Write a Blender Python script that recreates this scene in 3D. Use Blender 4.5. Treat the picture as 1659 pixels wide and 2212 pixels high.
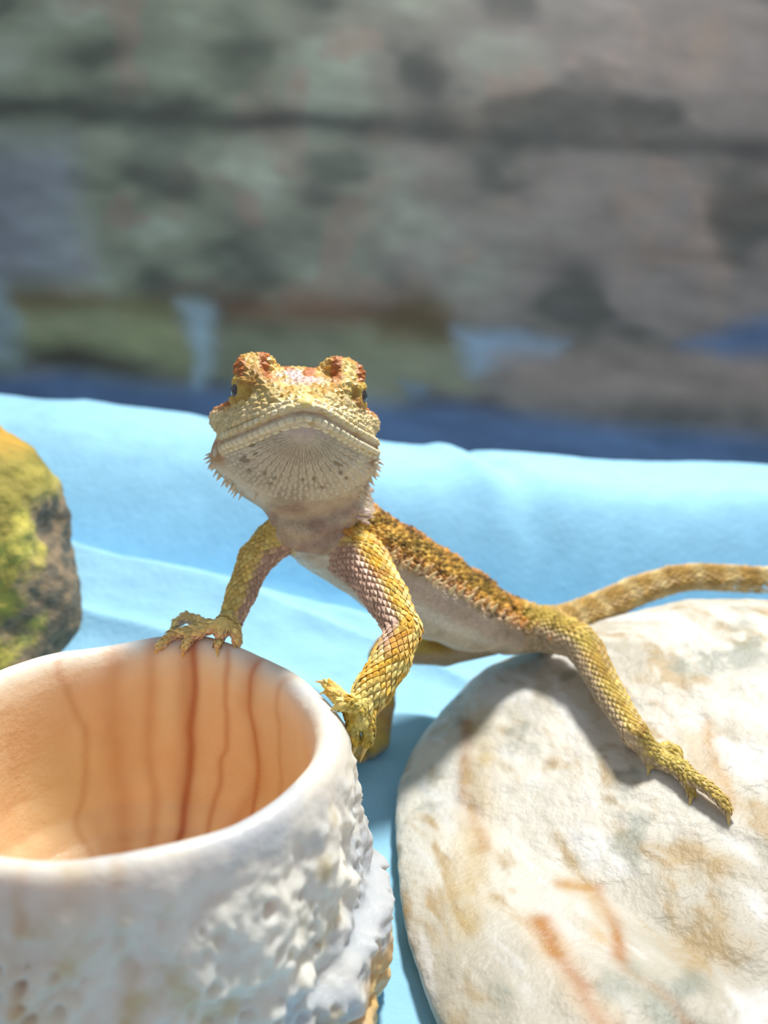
import bpy, math, random
import numpy as np
from mathutils import Vector, Matrix
from mathutils.bvhtree import BVHTree

for o in list(bpy.data.objects):
    bpy.data.objects.remove(o)
scene = bpy.context.scene
S = 0.01                                   # everything below is laid out in centimetres

# ------------------------------------------------------------------ camera
FPX, CW, CH = 1700.0, 1659.0, 2212.0
CAM = np.array([0.0, 0.0, 8.1])
_p, _r = math.radians(14.0), math.radians(3.0)
FW = np.array([0, math.cos(_p), -math.sin(_p)])
_u = np.array([0, math.sin(_p), math.cos(_p)]); _x = np.array([1.0, 0, 0])
RI = math.cos(_r) * _x + math.sin(_r) * _u
UP = -math.sin(_r) * _x + math.cos(_r) * _u
cd = bpy.data.cameras.new('camera'); cam = bpy.data.objects.new('camera', cd)
scene.collection.objects.link(cam); scene.camera = cam
cd.sensor_fit = 'VERTICAL'; cd.sensor_height = 36.0; cd.sensor_width = 27.0
cd.lens = FPX / CH * 36.0
cd.clip_start = 0.005; cd.clip_end = 10
M = Matrix(((RI[0], UP[0], -FW[0], CAM[0] * S), (RI[1], UP[1], -FW[1], CAM[1] * S),
            (RI[2], UP[2], -FW[2], CAM[2] * S), (0, 0, 0, 1)))
cam.matrix_world = M
cd.dof.use_dof = True
cd.dof.focus_distance = 0.1020
cd.dof.aperture_fstop = 18.0

# ------------------------------------------------------------------ world, lamp, exposure
w = bpy.data.worlds.new('world'); scene.world = w; w.use_nodes = True
bg = w.node_tree.nodes['Background']
bg.inputs[0].default_value = (0.80, 0.86, 1.0, 1); bg.inputs[1].default_value = 0.43
ld = bpy.data.lights.new('terrarium_lamp_offscreen', 'AREA'); ld.shape = 'DISK'; ld.size = 0.055
ld.energy = 1.8; ld.color = (1.0, 0.97, 0.92)
lamp = bpy.data.objects.new('terrarium_lamp_offscreen', ld); scene.collection.objects.link(lamp)
lamp.location = (0.065, 0.195, 0.36)
lamp.rotation_euler = (Vector((0.0, 0.125, 0.03)) - Vector(lamp.location)).to_track_quat('-Z', 'Y').to_euler()
scene.view_settings.view_transform = 'Standard'; scene.view_settings.look = 'None'
scene.view_settings.gamma = 1.0; scene.view_settings.use_curve_mapping = False
scene.view_settings.exposure = 0.25

# ------------------------------------------------------------------ helpers
rng = np.random.default_rng(7)

def nrm(v):
    v = np.asarray(v, float)
    return v / np.maximum(np.linalg.norm(v, axis=-1, keepdims=True), 1e-9)

def pix(px, py, d):
    return CAM + d * (FW + (px - 829.5) / FPX * RI + (1106.0 - py) / FPX * UP)

def ray(px, py):
    return nrm(FW + (px - 829.5) / FPX * RI + (1106.0 - py) / FPX * UP)

def pix_y(px, py, y):                       # the point on the vertical plane at distance y
    r = ray(px, py); return CAM + r * ((y - CAM[1]) / r[1])

def pix_z(px, py, z):                       # the point on the level plane at height z
    r = ray(px, py); return CAM + r * ((z - CAM[2]) / r[2])

def proj(P):
    q = np.asarray(P) - CAM; d = q @ FW
    return 829.5 + FPX * (q @ RI) / d, 1106.0 - FPX * (q @ UP) / d, d

def lin(r, g, b):
    c = np.array([r, g, b], float) / 255.0
    return np.where(c <= 0.04045, c / 12.92, ((c + 0.055) / 1.055) ** 2.4)

def sstep(a, b, x):
    t = np.clip((x - a) / (b - a), 0, 1); return t * t * (3 - 2 * t)

def _hash(ix, iy, iz, seed):
    h = (ix.astype(np.uint32) * np.uint32(374761393) + iy.astype(np.uint32) * np.uint32(668265263)
         + iz.astype(np.uint32) * np.uint32(2147483647) + np.uint32(seed * 974711 + 12345))
    h = (h ^ (h >> np.uint32(13))) * np.uint32(1274126177)
    h = h ^ (h >> np.uint32(16))
    return (h & np.uint32(0xFFFFFF)).astype(np.float32) / 16777215.0

def vnoise(P, seed=0):
    P = np.asarray(P, np.float32)
    i = np.floor(P).astype(np.int64); f = P - i; u = f * f * (3 - 2 * f)
    o = 0
    for a in (0, 1):
        for b in (0, 1):
            for c in (0, 1):
                wgt = ((u[..., 0] if a else 1 - u[..., 0]) * (u[..., 1] if b else 1 - u[..., 1])
                       * (u[..., 2] if c else 1 - u[..., 2]))
                o = o + wgt * _hash(i[..., 0] + a, i[..., 1] + b, i[..., 2] + c, seed)
    return o

def fbm(P, freq, octv=4, seed=0):
    P = np.asarray(P); s = 0; a = 0.5; n = 0
    for k in range(octv):
        s = s + a * vnoise(P * freq + 17.3 * k, seed + k); n += a; a *= 0.5; freq *= 2.03
    return s / n                               # 0..1

def mixc(a, b, t):
    t = np.asarray(t)[..., None]
    return np.asarray(a) * (1 - t) + np.asarray(b) * t

ORG = {}

def mesh_obj(name, V, F, mat, parent=None, col=None, smooth=True, origin=None):
    V = np.asarray(V, np.float64)
    me = bpy.data.meshes.new(name)
    if origin is None:
        lo, hi = V.min(0), V.max(0); origin = np.array([(lo[0] + hi[0]) / 2, (lo[1] + hi[1]) / 2, lo[2]])
    L = (V - origin) * S
    F = np.asarray(F, np.int32) if not isinstance(F, list) else F
    if isinstance(F, np.ndarray):
        n, k = F.shape
        me.vertices.add(len(L)); me.vertices.foreach_set('co', L.astype(np.float32).ravel())
        me.loops.add(n * k); me.loops.foreach_set('vertex_index', F.ravel())
        me.polygons.add(n); me.polygons.foreach_set('loop_start', np.arange(0, n * k, k, dtype=np.int32))
        me.polygons.foreach_set('use_smooth', np.full(n, smooth))
        me.update(calc_edges=True)
    else:
        me.from_pydata([tuple(v) for v in L], [], F)
        me.polygons.foreach_set('use_smooth', [smooth] * len(me.polygons)); me.update()
    if col is not None:
        at = me.color_attributes.new('Col', 'FLOAT_COLOR', 'POINT')
        c4 = np.ones((len(L), 4), np.float32); c4[:, :3] = col
        at.data.foreach_set('color', c4.ravel())
    me.materials.append(mat)
    o = bpy.data.objects.new(name, me); scene.collection.objects.link(o)
    po = np.zeros(3)
    if parent is not None:
        o.parent = parent; po = ORG[parent]
    o.location = (origin - po) * S
    ORG[o] = np.asarray(origin, float)
    return o

def empty(name, loc):
    o = bpy.data.objects.new(name, None); o.empty_display_size = 0.01
    scene.collection.objects.link(o); o.location = np.asarray(loc) * S
    ORG[o] = np.asarray(loc, float); return o

def tag(o, label=None, cat=None, group=None, kind=None):
    if label: o['label'] = label
    if cat: o['category'] = cat
    if group: o['group'] = group
    if kind: o['kind'] = kind
    return o

def grid_faces(nu, nv, wrap_u=False):
    i = np.arange(nu if wrap_u else nu - 1)[:, None]; j = np.arange(nv - 1)[None, :]
    i2 = (i + 1) % nu
    return np.stack([i * nv + j, i2 * nv + j, i2 * nv + j + 1, i * nv + j + 1], -1).reshape(-1, 4)

def material(name, col=None, rough=0.6, sss=0.0, sss_r=(1, .5, .3), sss_scale=0.002, spec=0.4,
             noise=None, bumps=(), voro=None, transl=0.0, coat=0.0):
    """col None: colour comes from the mesh attribute; noise=(scale, amount); bumps=[(scale, strength, dist)]"""
    m = bpy.data.materials.new(name); m.use_nodes = True
    nt = m.node_tree; N = nt.nodes; L = nt.links
    bs = N['Principled BSDF']; out = N['Material Output']
    tc = N.new('ShaderNodeTexCoord')
    if col is None:
        a = N.new('ShaderNodeVertexColor'); a.layer_name = 'Col'; src = a.outputs['Color']
    else:
        a = N.new('ShaderNodeRGB'); a.outputs[0].default_value = (*col, 1); src = a.outputs[0]
    if noise:
        nz = N.new('ShaderNodeTexNoise'); nz.inputs['Scale'].default_value = noise[0]
        nz.inputs['Detail'].default_value = 5
        L.new(tc.outputs['Object'], nz.inputs['Vector'])
        mr = N.new('ShaderNodeMapRange'); mr.inputs['To Min'].default_value = 1 - noise[1]
        mr.inputs['To Max'].default_value = 1 + noise[1]
        mr.inputs['From Min'].default_value = 0.3; mr.inputs['From Max'].default_value = 0.7
        L.new(nz.outputs['Fac'], mr.inputs['Value'])
        vm = N.new('ShaderNodeVectorMath'); vm.operation = 'SCALE'
        L.new(src, vm.inputs[0]); L.new(mr.outputs[0], vm.inputs['Scale']); src = vm.outputs[0]
    L.new(src, bs.inputs['Base Color'])
    bs.inputs['Roughness'].default_value = rough
    bs.inputs['Specular IOR Level'].default_value = spec
    bs.inputs['Coat Weight'].default_value = coat
    if sss:
        bs.inputs['Subsurface Weight'].default_value = sss
        bs.inputs['Subsurface Radius'].default_value = sss_r
        bs.inputs['Subsurface Scale'].default_value = sss_scale
    nin = None
    for sc, st, di in bumps:
        nz = N.new('ShaderNodeTexNoise'); nz.inputs['Scale'].default_value = sc; nz.inputs['Detail'].default_value = 4
        L.new(tc.outputs['Object'], nz.inputs['Vector'])
        b = N.new('ShaderNodeBump'); b.inputs['Strength'].default_value = st; b.inputs['Distance'].default_value = di
        L.new(nz.outputs['Fac'], b.inputs['Height'])
        if nin: L.new(nin, b.inputs['Normal'])
        nin = b.outputs[0]
    if voro:
        vz = N.new('ShaderNodeTexVoronoi'); vz.inputs['Scale'].default_value = voro[0]
        L.new(tc.outputs['Object'], vz.inputs['Vector'])
        b = N.new('ShaderNodeBump'); b.invert = True
        b.inputs['Strength'].default_value = voro[1]; b.inputs['Distance'].default_value = voro[2]
        L.new(vz.outputs['Distance'], b.inputs['Height'])
        if nin: L.new(nin, b.inputs['Normal'])
        nin = b.outputs[0]
    if nin: L.new(nin, bs.inputs['Normal'])
    if transl:
        tr = N.new('ShaderNodeBsdfTranslucent'); L.new(src, tr.inputs['Color'])
        ms = N.new('ShaderNodeMixShader'); ms.inputs[0].default_value = transl
        L.new(bs.outputs[0], ms.inputs[1]); L.new(tr.outputs[0], ms.inputs[2])
        L.new(ms.outputs[0], out.inputs['Surface'])
    return m

def line_dist(Px, Py, pts):
    """distance of 2-D points to a polyline"""
    d = np.full(Px.shape, 1e9)
    pts = np.asarray(pts, float)
    for a, b in zip(pts[:-1], pts[1:]):
        ab = b - a; t = np.clip(((Px - a[0]) * ab[0] + (Py - a[1]) * ab[1]) / (ab @ ab), 0, 1)
        d = np.minimum(d, np.hypot(Px - a[0] - t * ab[0], Py - a[1] - t * ab[1]))
    return d

def in_poly(Px, Py, pts):
    ins = np.zeros(Px.shape, bool); n = len(pts)
    for i in range(n):
        x1, y1 = pts[i]; x2, y2 = pts[(i + 1) % n]
        c = ((y1 > Py) != (y2 > Py)) & (Px < (x2 - x1) * (Py - y1) / (y2 - y1 + 1e-9) + x1)
        ins ^= c
    return ins

def soft_poly(Px, Py, pts, soft):
    """1 inside, 0 outside, with a soft edge"""
    d = line_dist(Px, Py, list(pts) + [pts[0]])
    s = np.where(in_poly(Px, Py, pts), d, -d)
    return sstep(-soft, soft, s)

def bvh(V, F):
    return BVHTree.FromPolygons([Vector(v) for v in V], [tuple(int(k) for k in f) for f in F])

def hit(tree, px, py):
    r = ray(px, py)
    h = tree.ray_cast(Vector(CAM), Vector(r))
    if h[0] is None: return None, None
    n = np.array(h[1])
    if n @ r > 0: n = -n
    return np.array(h[0]), n

# ------------------------------------------------------------------ setting: wall, printed backdrop, floor
WALL_Y = 27.0
m_wall = material('wall_paint', (0.25, 0.27, 0.30), 0.8, noise=(30, .1))
def box(x0, x1, y0, y1, z0, z1):
    V = np.array([(x, y, z) for x in (x0, x1) for y in (y0, y1) for z in (z0, z1)], float)
    F = np.array([(0, 1, 3, 2), (4, 6, 7, 5), (0, 4, 5, 1), (2, 3, 7, 6), (0, 2, 6, 4), (1, 5, 7, 3)])
    return V, F
V, F = box(-26, 26, WALL_Y + .15, WALL_Y + 1.0, -.6, 34)
tag(mesh_obj('wall_back', V, F, m_wall, smooth=False), 'dark rear wall of the terrarium behind the printed rock backdrop', kind='structure')
V, F = box(-26, 26, -6, WALL_Y + 1.0, -.6, -.12)
tag(mesh_obj('floor', V, F, m_wall, smooth=False), 'terrarium floor under the blue cloth', kind='structure')

nx, nz = 400, 290
gx = np.linspace(-20, 20, nx); gz = np.linspace(0.2, 27.5, nz)
GX, GZ = np.meshgrid(gx, gz, indexing='ij')
V = np.stack([GX, np.full_like(GX, WALL_Y), GZ], -1).reshape(-1, 3)
bpx, bpy_, _ = proj(V)                      # print layout
q = np.stack([bpx / 100, bpy_ / 100, 0 * bpx], -1)
big = fbm(q, .55, 4, 3); mid = fbm(q * [.7, 1.0, 1], .8, 3, 9); fine = fbm(q, 3.2, 3, 21)
c = mixc(lin(112, 122, 108), lin(114, 110, 108), sstep(300, 1300, bpx + 500 * (big - .5)))
c = mixc(c, lin(140, 152, 140), .75 * sstep(.5, .72, mid) * sstep(1500, 500, bpx))
c = mixc(c, lin(128, 116, 108), .7 * sstep(.52, .75, fbm(q, 1.1, 4, 33)))
c = mixc(c, lin(58, 64, 62), .75 * sstep(.52, .28, mid))
c = mixc(c, lin(122, 132, 146), .7 * soft_poly(bpx + 60 * (mid - .5), bpy_, [(-200, 280), (150, 300), (170, 450), (210, 600), (40, 640), (-200, 620)], 50))
# strata: dark seam across the upper rock
seam = 232 + (bpx) * .055 + 34 * (fbm(q, .8, 3, 5) - .5)
c = mixc(c, lin(48, 54, 54), .85 * np.exp(-((bpy_ - seam) / 30) ** 2) * (.55 + .45 * sstep(.3, .6, mid)))
c = mixc(c, lin(138, 150, 136), .35 * np.exp(-((bpy_ - seam - 75) / 40) ** 2) * sstep(1000, 500, bpx))
wob = 70 * (fbm(q, .9, 4, 8) - .5); wob2 = 60 * (fbm(q, .9, 4, 18) - .5)
def patch(pts, rgb, soft, amt=1.0):
    global c
    c = mixc(c, lin(*rgb), amt * .88 * soft_poly(bpx + wob, bpy_ + wob2 * .6, pts, soft * 1.9) * (.75 + .5 * fbm(q, 1.3, 3, 28)).clip(0, 1))
patch([(-300, 600), (60, 610), (400, 660), (420, 700), (200, 700), (-300, 690)], (92, 84, 52), 26)
patch([(-300, 690), (380, 680), (425, 760), (420, 830), (250, 800), (-300, 760)], (126, 134, 100), 24)
patch([(-300, 555), (0, 570), (45, 690), (50, 790), (-300, 800)], (126, 148, 158), 20)
patch([(60, 765), (130, 738), (230, 752), (300, 800), (290, 820), (140, 805), (60, 800)], (48, 44, 42), 18)
patch([(250, 800), (480, 800), (560, 870), (480, 890), (300, 850)], (84, 84, 72), 20)
patch([(388, 655), (470, 655), (450, 790), (430, 860), (405, 860), (420, 780)], (138, 164, 178), 14)
patch([(470, 640), (700, 630), (960, 660), (990, 720), (700, 715), (480, 700)], (98, 74, 58), 26)
patch([(470, 705), (760, 700), (1000, 730), (1010, 840), (850, 850), (520, 800), (460, 790)], (116, 122, 100), 26)
patch([(800, 690), (930, 640), (990, 720), (960, 745), (820, 735)], (82, 74, 52), 20)
patch([(985, 705), (1100, 720), (1230, 738), (1200, 775), (1080, 790), (1020, 800)], (122, 146, 168), 16)
patch([(1060, 770), (1300, 750), (1900, 790), (1900, 900), (1400, 880), (1120, 862)], (132, 122, 116), 22)
patch([(1470, 742), (1580, 700), (1900, 660), (1900, 790), (1600, 765)], (72, 98, 134), 18)
patch([(860, 830), (925, 838), (915, 868), (880, 872)], (96, 120, 142), 10)
patch([(850, 905), (930, 850), (1060, 860), (1120, 915), (990, 892), (900, 922)], (58, 48, 46), 15)
edge = 795 + .088 * bpx + 40 * (fbm(q, .6, 2, 40) - .5)
c = mixc(c, lin(84, 108, 144), sstep(-30, 40, bpy_ - edge))
streak = fbm(np.stack([bpx / 100 * .6 + .4 * mid, bpy_ / 100 * 1.7 - bpx / 400, 0 * bpx], -1), 1.6, 5, 44)
c = c * (0.72 + .56 * streak)[:, None] * (.94 + .12 * fine)[:, None]
m_print = material('rock_print', None, .55, spec=.25)
backdrop = mesh_obj('rock_poster', V, grid_faces(nx, nz)[:, ::-1], m_print, col=c * .74)
tag(backdrop, 'printed sheet of grey-green rock strata over dark blue water on the rear wall', 'poster')

# ------------------------------------------------------------------ blue cloth with folds
def towel_z():
    pass
tx = np.linspace(-15, 15, 360); ty = np.linspace(2.5, 25.6, 420)
TX, TY = np.meshgrid(tx, ty, indexing='ij')
cr = np.array([pix_y(a, b, 17.0) for a, b in [(-200, 1085), (0, 1125), (170, 1172), (300, 1203), (400, 1226), (600, 1272), (780, 1316), (900, 1360), (1000, 1400)]])
zc = np.interp(tx, cr[:, 0], cr[:, 2]); zc = np.where(tx > cr[-1, 0], np.maximum(cr[-1, 2] - .35 * (tx - cr[-1, 0]), .25), zc)
tp = np.array([pix_y(a, b, 23.0) for a, b in [(-300, 838), (0, 858), (90, 868), (170, 868), (470, 908), (830, 955), (1000, 972), (1250, 993), (1400, 1000), (1659, 1008), (2000, 1030)]])
zt = np.interp(tx, tp[:, 0], tp[:, 2])
ZC, ZT = zc[:, None], zt[:, None]
P3 = np.stack([TX, TY, 0 * TX], -1)
yc = 17.0 + .35 * np.sin(TX * .5)
a = np.clip((TY - 12.6) / (yc - 12.6), 0, 1)
front = ZC * (a ** 1.35) * (1.0 + .0 * a)
valley = np.clip(ZC - 1.1, .2, 9)
b_ = np.clip((TY - yc) / 1.3, 0, 1)
drop = ZC + (valley - ZC) * sstep(0, 1, b_)
cc = np.clip((TY - 19.3) / (23.0 - 19.3), 0, 1)
rise = valley + (ZT - valley) * (1 - (1 - cc) ** (6.5 - 3.0 * sstep(-1, -6, TX)))
dd = np.clip((TY - 23.0) / 2.6, 0, 1)
Z = np.where(TY < yc, front, np.where(TY < 19.3, drop, np.where(TY < 23.0, rise, ZT - 2.2 * dd ** 2)))
# creases: a soft pleat on the back fold and small wrinkles everywhere
pl = np.exp(-((TX - 2.2 - .55 * (23 - TY)) / .55) ** 2) * sstep(18.5, 20, TY)
Z = Z - .30 * pl + .22 * np.exp(-((TX - 1.2 - .55 * (23 - TY)) / .5) ** 2) * sstep(18.5, 21, TY) * sstep(23.6, 22, TY)
wr = fbm(P3 * [.35, .9, 1], .8, 4, 50) - .5
Z = Z + wr * (.35 * sstep(12.5, 16, TY) + .10 * sstep(11, 13, TY)) * sstep(25.5, 22.6, TY) + .05 * sstep(21, 23, TY) * (fbm(P3, 1.2, 3, 51) - .5)
pleat = np.abs(np.sin((TY + .25 * TX + 1.2 * fbm(P3, .25, 2, 52)) * 1.9))
Z = Z + .30 * (1 - pleat) ** 2 * sstep(13, 15, TY) * sstep(16.8, 16, TY)
Z = Z + .02 * (fbm(P3, 3.0, 3, 53) - .5)
V = np.stack([TX, TY, Z], -1).reshape(-1, 3)
V2 = V.copy(); V2[:, 2] -= .06
n0 = len(V); nu, nv = TX.shape
F1 = grid_faces(nu, nv); F2 = F1[:, ::-1] + n0
rimi = np.concatenate([np.arange(nv), np.arange(1, nu) * nv + nv - 1, (nu - 1) * nv + np.arange(nv - 2, -1, -1), np.arange(nu - 2, -1, -1) * nv])
r2 = np.roll(rimi, -1)
F3 = np.stack([rimi, rimi + n0, r2 + n0, r2], -1)[:, ::-1]
m_towel = material('blue_cloth', tuple(lin(156, 209, 236)), .85, spec=.15, noise=(160, .05),
                   bumps=[(700, .35, .0006), (2600, .35, .0003)], transl=.12)
towel = mesh_obj('blue_cloth', np.concatenate([V, V2]), np.concatenate([F1, F2, F3]), m_towel)
tag(towel, 'pale blue absorbent cloth spread and bunched in folds over the terrarium floor', 'cloth')
T_TOWEL = bvh(V[::1], F1)

# ------------------------------------------------------------------ yellow rock behind the bowl
def rock_mesh(center, prof, nth, nzv, seed, amp, freq, squash=(1, 1)):
    """closed rock: prof = [(z, radius)] turned and roughened"""
    zs = np.linspace(0, 1, nzv); pr = np.array(prof)
    lens = np.r_[0, np.cumsum(np.hypot(*np.diff(pr, axis=0).T))]; lens /= lens[-1]
    z = np.interp(zs, lens, pr[:, 0]); r = np.interp(zs, lens, pr[:, 1])
    for _ in range(3):
        z[1:-1] = (z[:-2] + 2 * z[1:-1] + z[2:]) / 4; r[1:-1] = (r[:-2] + 2 * r[1:-1] + r[2:]) / 4
    th = np.linspace(0, 2 * np.pi, nth, endpoint=False)
    TH, Zz = np.meshgrid(th, z, indexing='ij'); R = np.broadcast_to(r, TH.shape)
    P = np.stack([squash[0] * R * np.cos(TH), squash[1] * R * np.sin(TH), Zz], -1)
    n = fbm(P + seed * 5.1, freq, 5, seed) - .5
    rd = nrm(np.stack([np.cos(TH), np.sin(TH), .4 + 0 * TH], -1))
    fade = sstep(0, .15, R / r.max())[..., None]
    P = P + rd * (n * amp)[..., None] * fade
    return P + np.asarray(center), grid_faces(nth, nzv, True)

yr = pix_y(165, 1200, 15.6)
cx = yr[0] - 2.35
P, F = rock_mesh((cx, 15.6, -0.05), [(0, 0), (0, 2.75), (.8, 2.6), (1.5, 2.45), (2.6, 2.3), (3.4, 2.1), (4.4, 1.98), (5.2, 1.5), (5.7, .8), (5.85, 0)], 220, 150, 4, .9, .75, (1.0, .95))
P[..., 0] += .55 * sstep(4.0, 1.0, P[..., 2]) * 0
f1 = fbm(P, 1.2, 4, 12); f2 = fbm(P, 4, 3, 14)
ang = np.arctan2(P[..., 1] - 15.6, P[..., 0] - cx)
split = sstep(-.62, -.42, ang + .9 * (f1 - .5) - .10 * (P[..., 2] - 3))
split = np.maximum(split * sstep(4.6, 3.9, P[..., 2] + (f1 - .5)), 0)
c = mixc(lin(190, 178, 84), lin(140, 130, 60), sstep(.4, .62, f1))
c = mixc(c, lin(222, 210, 120), .6 * sstep(.55, .7, f2) * sstep(.5, .4, f1))
c = mixc(c, lin(200, 154, 60), .7 * sstep(4.9, 5.4, P[..., 2] + .5 * (f2 - .5)))
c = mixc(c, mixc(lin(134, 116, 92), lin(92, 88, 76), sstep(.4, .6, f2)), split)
m_rock = material('yellow_rock', None, .8, noise=(120, .15), bumps=[(500, .6, .0015)])
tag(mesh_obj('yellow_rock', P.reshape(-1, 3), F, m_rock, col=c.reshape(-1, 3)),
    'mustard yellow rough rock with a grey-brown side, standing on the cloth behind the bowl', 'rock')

# ------------------------------------------------------------------ stone bowl
BC = np.array([-2.78, 8.02, 0.0]); RZ = 3.45
prof = [(0.0, 0.0), (2.6, 0.0), (2.82, .12), (2.90, .5), (2.86, 1.0), (2.76, 1.6), (2.68, 2.1), (2.61, 2.6), (2.55, 2.95), (2.51, 3.2),
        (2.44, 3.36), (2.36, 3.44), (2.26, 3.45), (2.18, 3.40), (2.12, 3.28), (2.09, 3.05), (2.09, 2.6), (2.10, 2.1), (2.08, 1.6), (1.98, 1.15), (1.75, .85), (1.3, .68), (.6, .62), (0, .6)]
pr = np.array(prof); ln = np.r_[0, np.cumsum(np.hypot(*np.diff(pr, axis=0).T))]
NV = 420; sv = np.linspace(0, ln[-1], NV)
r = np.interp(sv, ln, pr[:, 0]); z = np.interp(sv, ln, pr[:, 1])
for _ in range(6):
    r[1:-1] = (r[:-2] + 2 * r[1:-1] + r[2:]) / 4; z[1:-1] = (z[:-2] + 2 * z[1:-1] + z[2:]) / 4
NT = 600; th = np.linspace(0, 2 * np.pi, NT, endpoint=False)
TH, R = np.meshgrid(th, r, indexing='ij'); Zb = np.broadcast_to(z, TH.shape).copy()
SV = np.broadcast_to(sv, TH.shape)
s_rim = sv[np.argmax(z)]
outer = sstep(s_rim + .02, s_rim - .45, SV)            # 1 on the outside
inner = sstep(s_rim + .05, s_rim + .4, SV)
rough = sstep(s_rim - .25, s_rim - .75, SV)
ux, uy = np.cos(TH), np.sin(TH)
P = np.stack([R * ux, R * uy, Zb], -1)
PB = P.copy()
lump = fbm(P + 3.3, .9, 4, 60) - .5
rid = 1 - 2 * np.abs(fbm(P * [1, 1, .8], 1.5, 4, 61) - .5)
fin = fbm(P, 3.6, 4, 62) - .5
right = sstep(.15, .75, ux)
disp = rough * .30 * (fbm(P * [1, 1, .8], 2.1, 3, 64) - .5) + rough * (.18 * lump + .16 * fin) + rough * (.12 + .12 * right) * (rid - .75) + outer * .05 * lump
# flow-stone ledges low on the right-hand side
led = sstep(.86, .97, np.cos(TH + .10))
ledge = sstep(1.50, 1.38, Zb + .25 * (fbm(P, 1.1, 2, 63) - .5)) * .24 - .18 * np.exp(-((Zb - .85 - .12 * np.sin(TH * 9)) / .05) ** 2)
disp = disp + outer * led * ledge
disp = disp - outer * .03 + outer * .10 * np.exp(-((np.degrees(np.arctan2(uy, ux)) - 28) / 26) ** 2)
# pits and little knobs on the outside
pc = []
while len(pc) < 420:
    t_ = rng.uniform(math.pi * .95, math.pi * 2.12); z_ = rng.uniform(.1, 2.75)
    if rng.random() < .35 + .65 * (abs(t_ - 4.2) < .6): pc.append((t_, z_, rng.uniform(.025, .08), rng.uniform(.02, .06)))
for t_, z_, rad, dep in pc:
    i0 = int((t_ % (2 * math.pi)) / (2 * math.pi) * NT); wi = int(rad * 3 / 2.8 / (2 * math.pi) * NT) + 2
    ii = (np.arange(i0 - wi, i0 + wi + 1)) % NT
    jj = np.where((np.abs(z - z_) < rad * 3) & (sv < s_rim))[0]
    if len(jj) == 0: continue
    dth = (TH[np.ix_(ii, jj)] - t_ + math.pi) % (2 * math.pi) - math.pi
    dst = np.sqrt((dth * 2.85) ** 2 + (Zb[np.ix_(ii, jj)] - z_) ** 2)
    disp[np.ix_(ii, jj)] += -dep * np.exp(-(dst / rad) ** 2) + .6 * dep * np.exp(-((dst - 1.5 * rad) / (rad * .6)) ** 2)
for t_, z_, rad, hgt in [(-.62, 1.75, .13, .10), (-.80, 1.55, .2, .07), (-.5, 1.2, .25, .10), (-.95, 1.0, .22, .08), (-.35, 2.3, .14, .07), (-.2, 1.9, .2, .10), (-.45, .8, .2, .1)]:
    dth = (TH - t_ + math.pi) % (2 * math.pi) - math.pi
    dst = np.sqrt((dth * 2.85) ** 2 + (Zb - z_) ** 2)
    disp += outer * hgt * sstep(1.3, .5, dst / rad)
P[..., 0] += disp * ux; P[..., 1] += disp * uy
rimz = sstep(2.2, 3.3, Zb)
wave = .10 * (fbm(np.stack([2 * ux, 2 * uy, 0 * ux], -1), 1.3, 3, 66) - .5)
thb = np.degrees(np.arctan2(uy, ux))
wave = wave + .15 * np.exp(-((thb - 84) / 20) ** 2) - .06 * np.exp(-((thb - 30) / 22) ** 2)
P[..., 2] += rimz * wave
P[..., 2] = np.maximum(P[..., 2], 0)
# veins and stains
f1 = fbm(PB, .8, 4, 70); f2 = fbm(PB, 2.6, 4, 71); f3 = fbm(PB * [1, 1, .35], 1.6, 4, 72)
c = mixc(lin(234, 228, 214), lin(196, 200, 202), sstep(.4, .6, f1))
c = mixc(c, lin(208, 184, 130), .65 * rough * sstep(.55, .75, f2))
def vein(t0, wid, rgb, amt, mask, wig=.10, seed=0):
    global c
    dt = (TH - t0 - wig * (fbm(np.stack([Zb * 1.0, 0 * Zb + seed, SV * .35], -1), 1.0, 3, 80 + seed) - .5) + math.pi) % (2 * math.pi) - math.pi
    c = mixc(c, lin(*rgb), amt * .85 * np.exp(-(dt / (1.5 * wid)) ** 2) * mask)
PI = math.pi
out_m = sstep(s_rim + .15, s_rim - .1, SV)
for t0, wd, rgb, am in [(-2.05, .022, (190, 120, 60), .7), (-2.12, .06, (196, 150, 100), .55), (-1.95, .03, (214, 170, 110), .5), (-1.58, .02, (205, 160, 100), .6),
                        (-1.50, .06, (218, 190, 140), .5), (-2.5, .05, (200, 150, 90), .5), (-1.72, .10, (222, 196, 160), .35), (-1.25, .02, (206, 170, 110), .4)]:
    vein(t0, wd, rgb, am * (.4 + .6 * 1), out_m * (.45 + .55 * sstep(.4, .6, f2)), .25, int(wd * 100))
c = mixc(c, lin(176, 112, 66), .75 * out_m * sstep(.56, .70, f2) * sstep(.55, .1, np.abs(TH - (2 * PI - 2.06))))
c = mixc(c, lin(226, 176, 92), .75 * led * outer * sstep(1.45, 1.3, Zb) * sstep(.45, .6, fbm(PB, 1.5, 3, 77) + .18 * (Zb < 1.05)))
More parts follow.
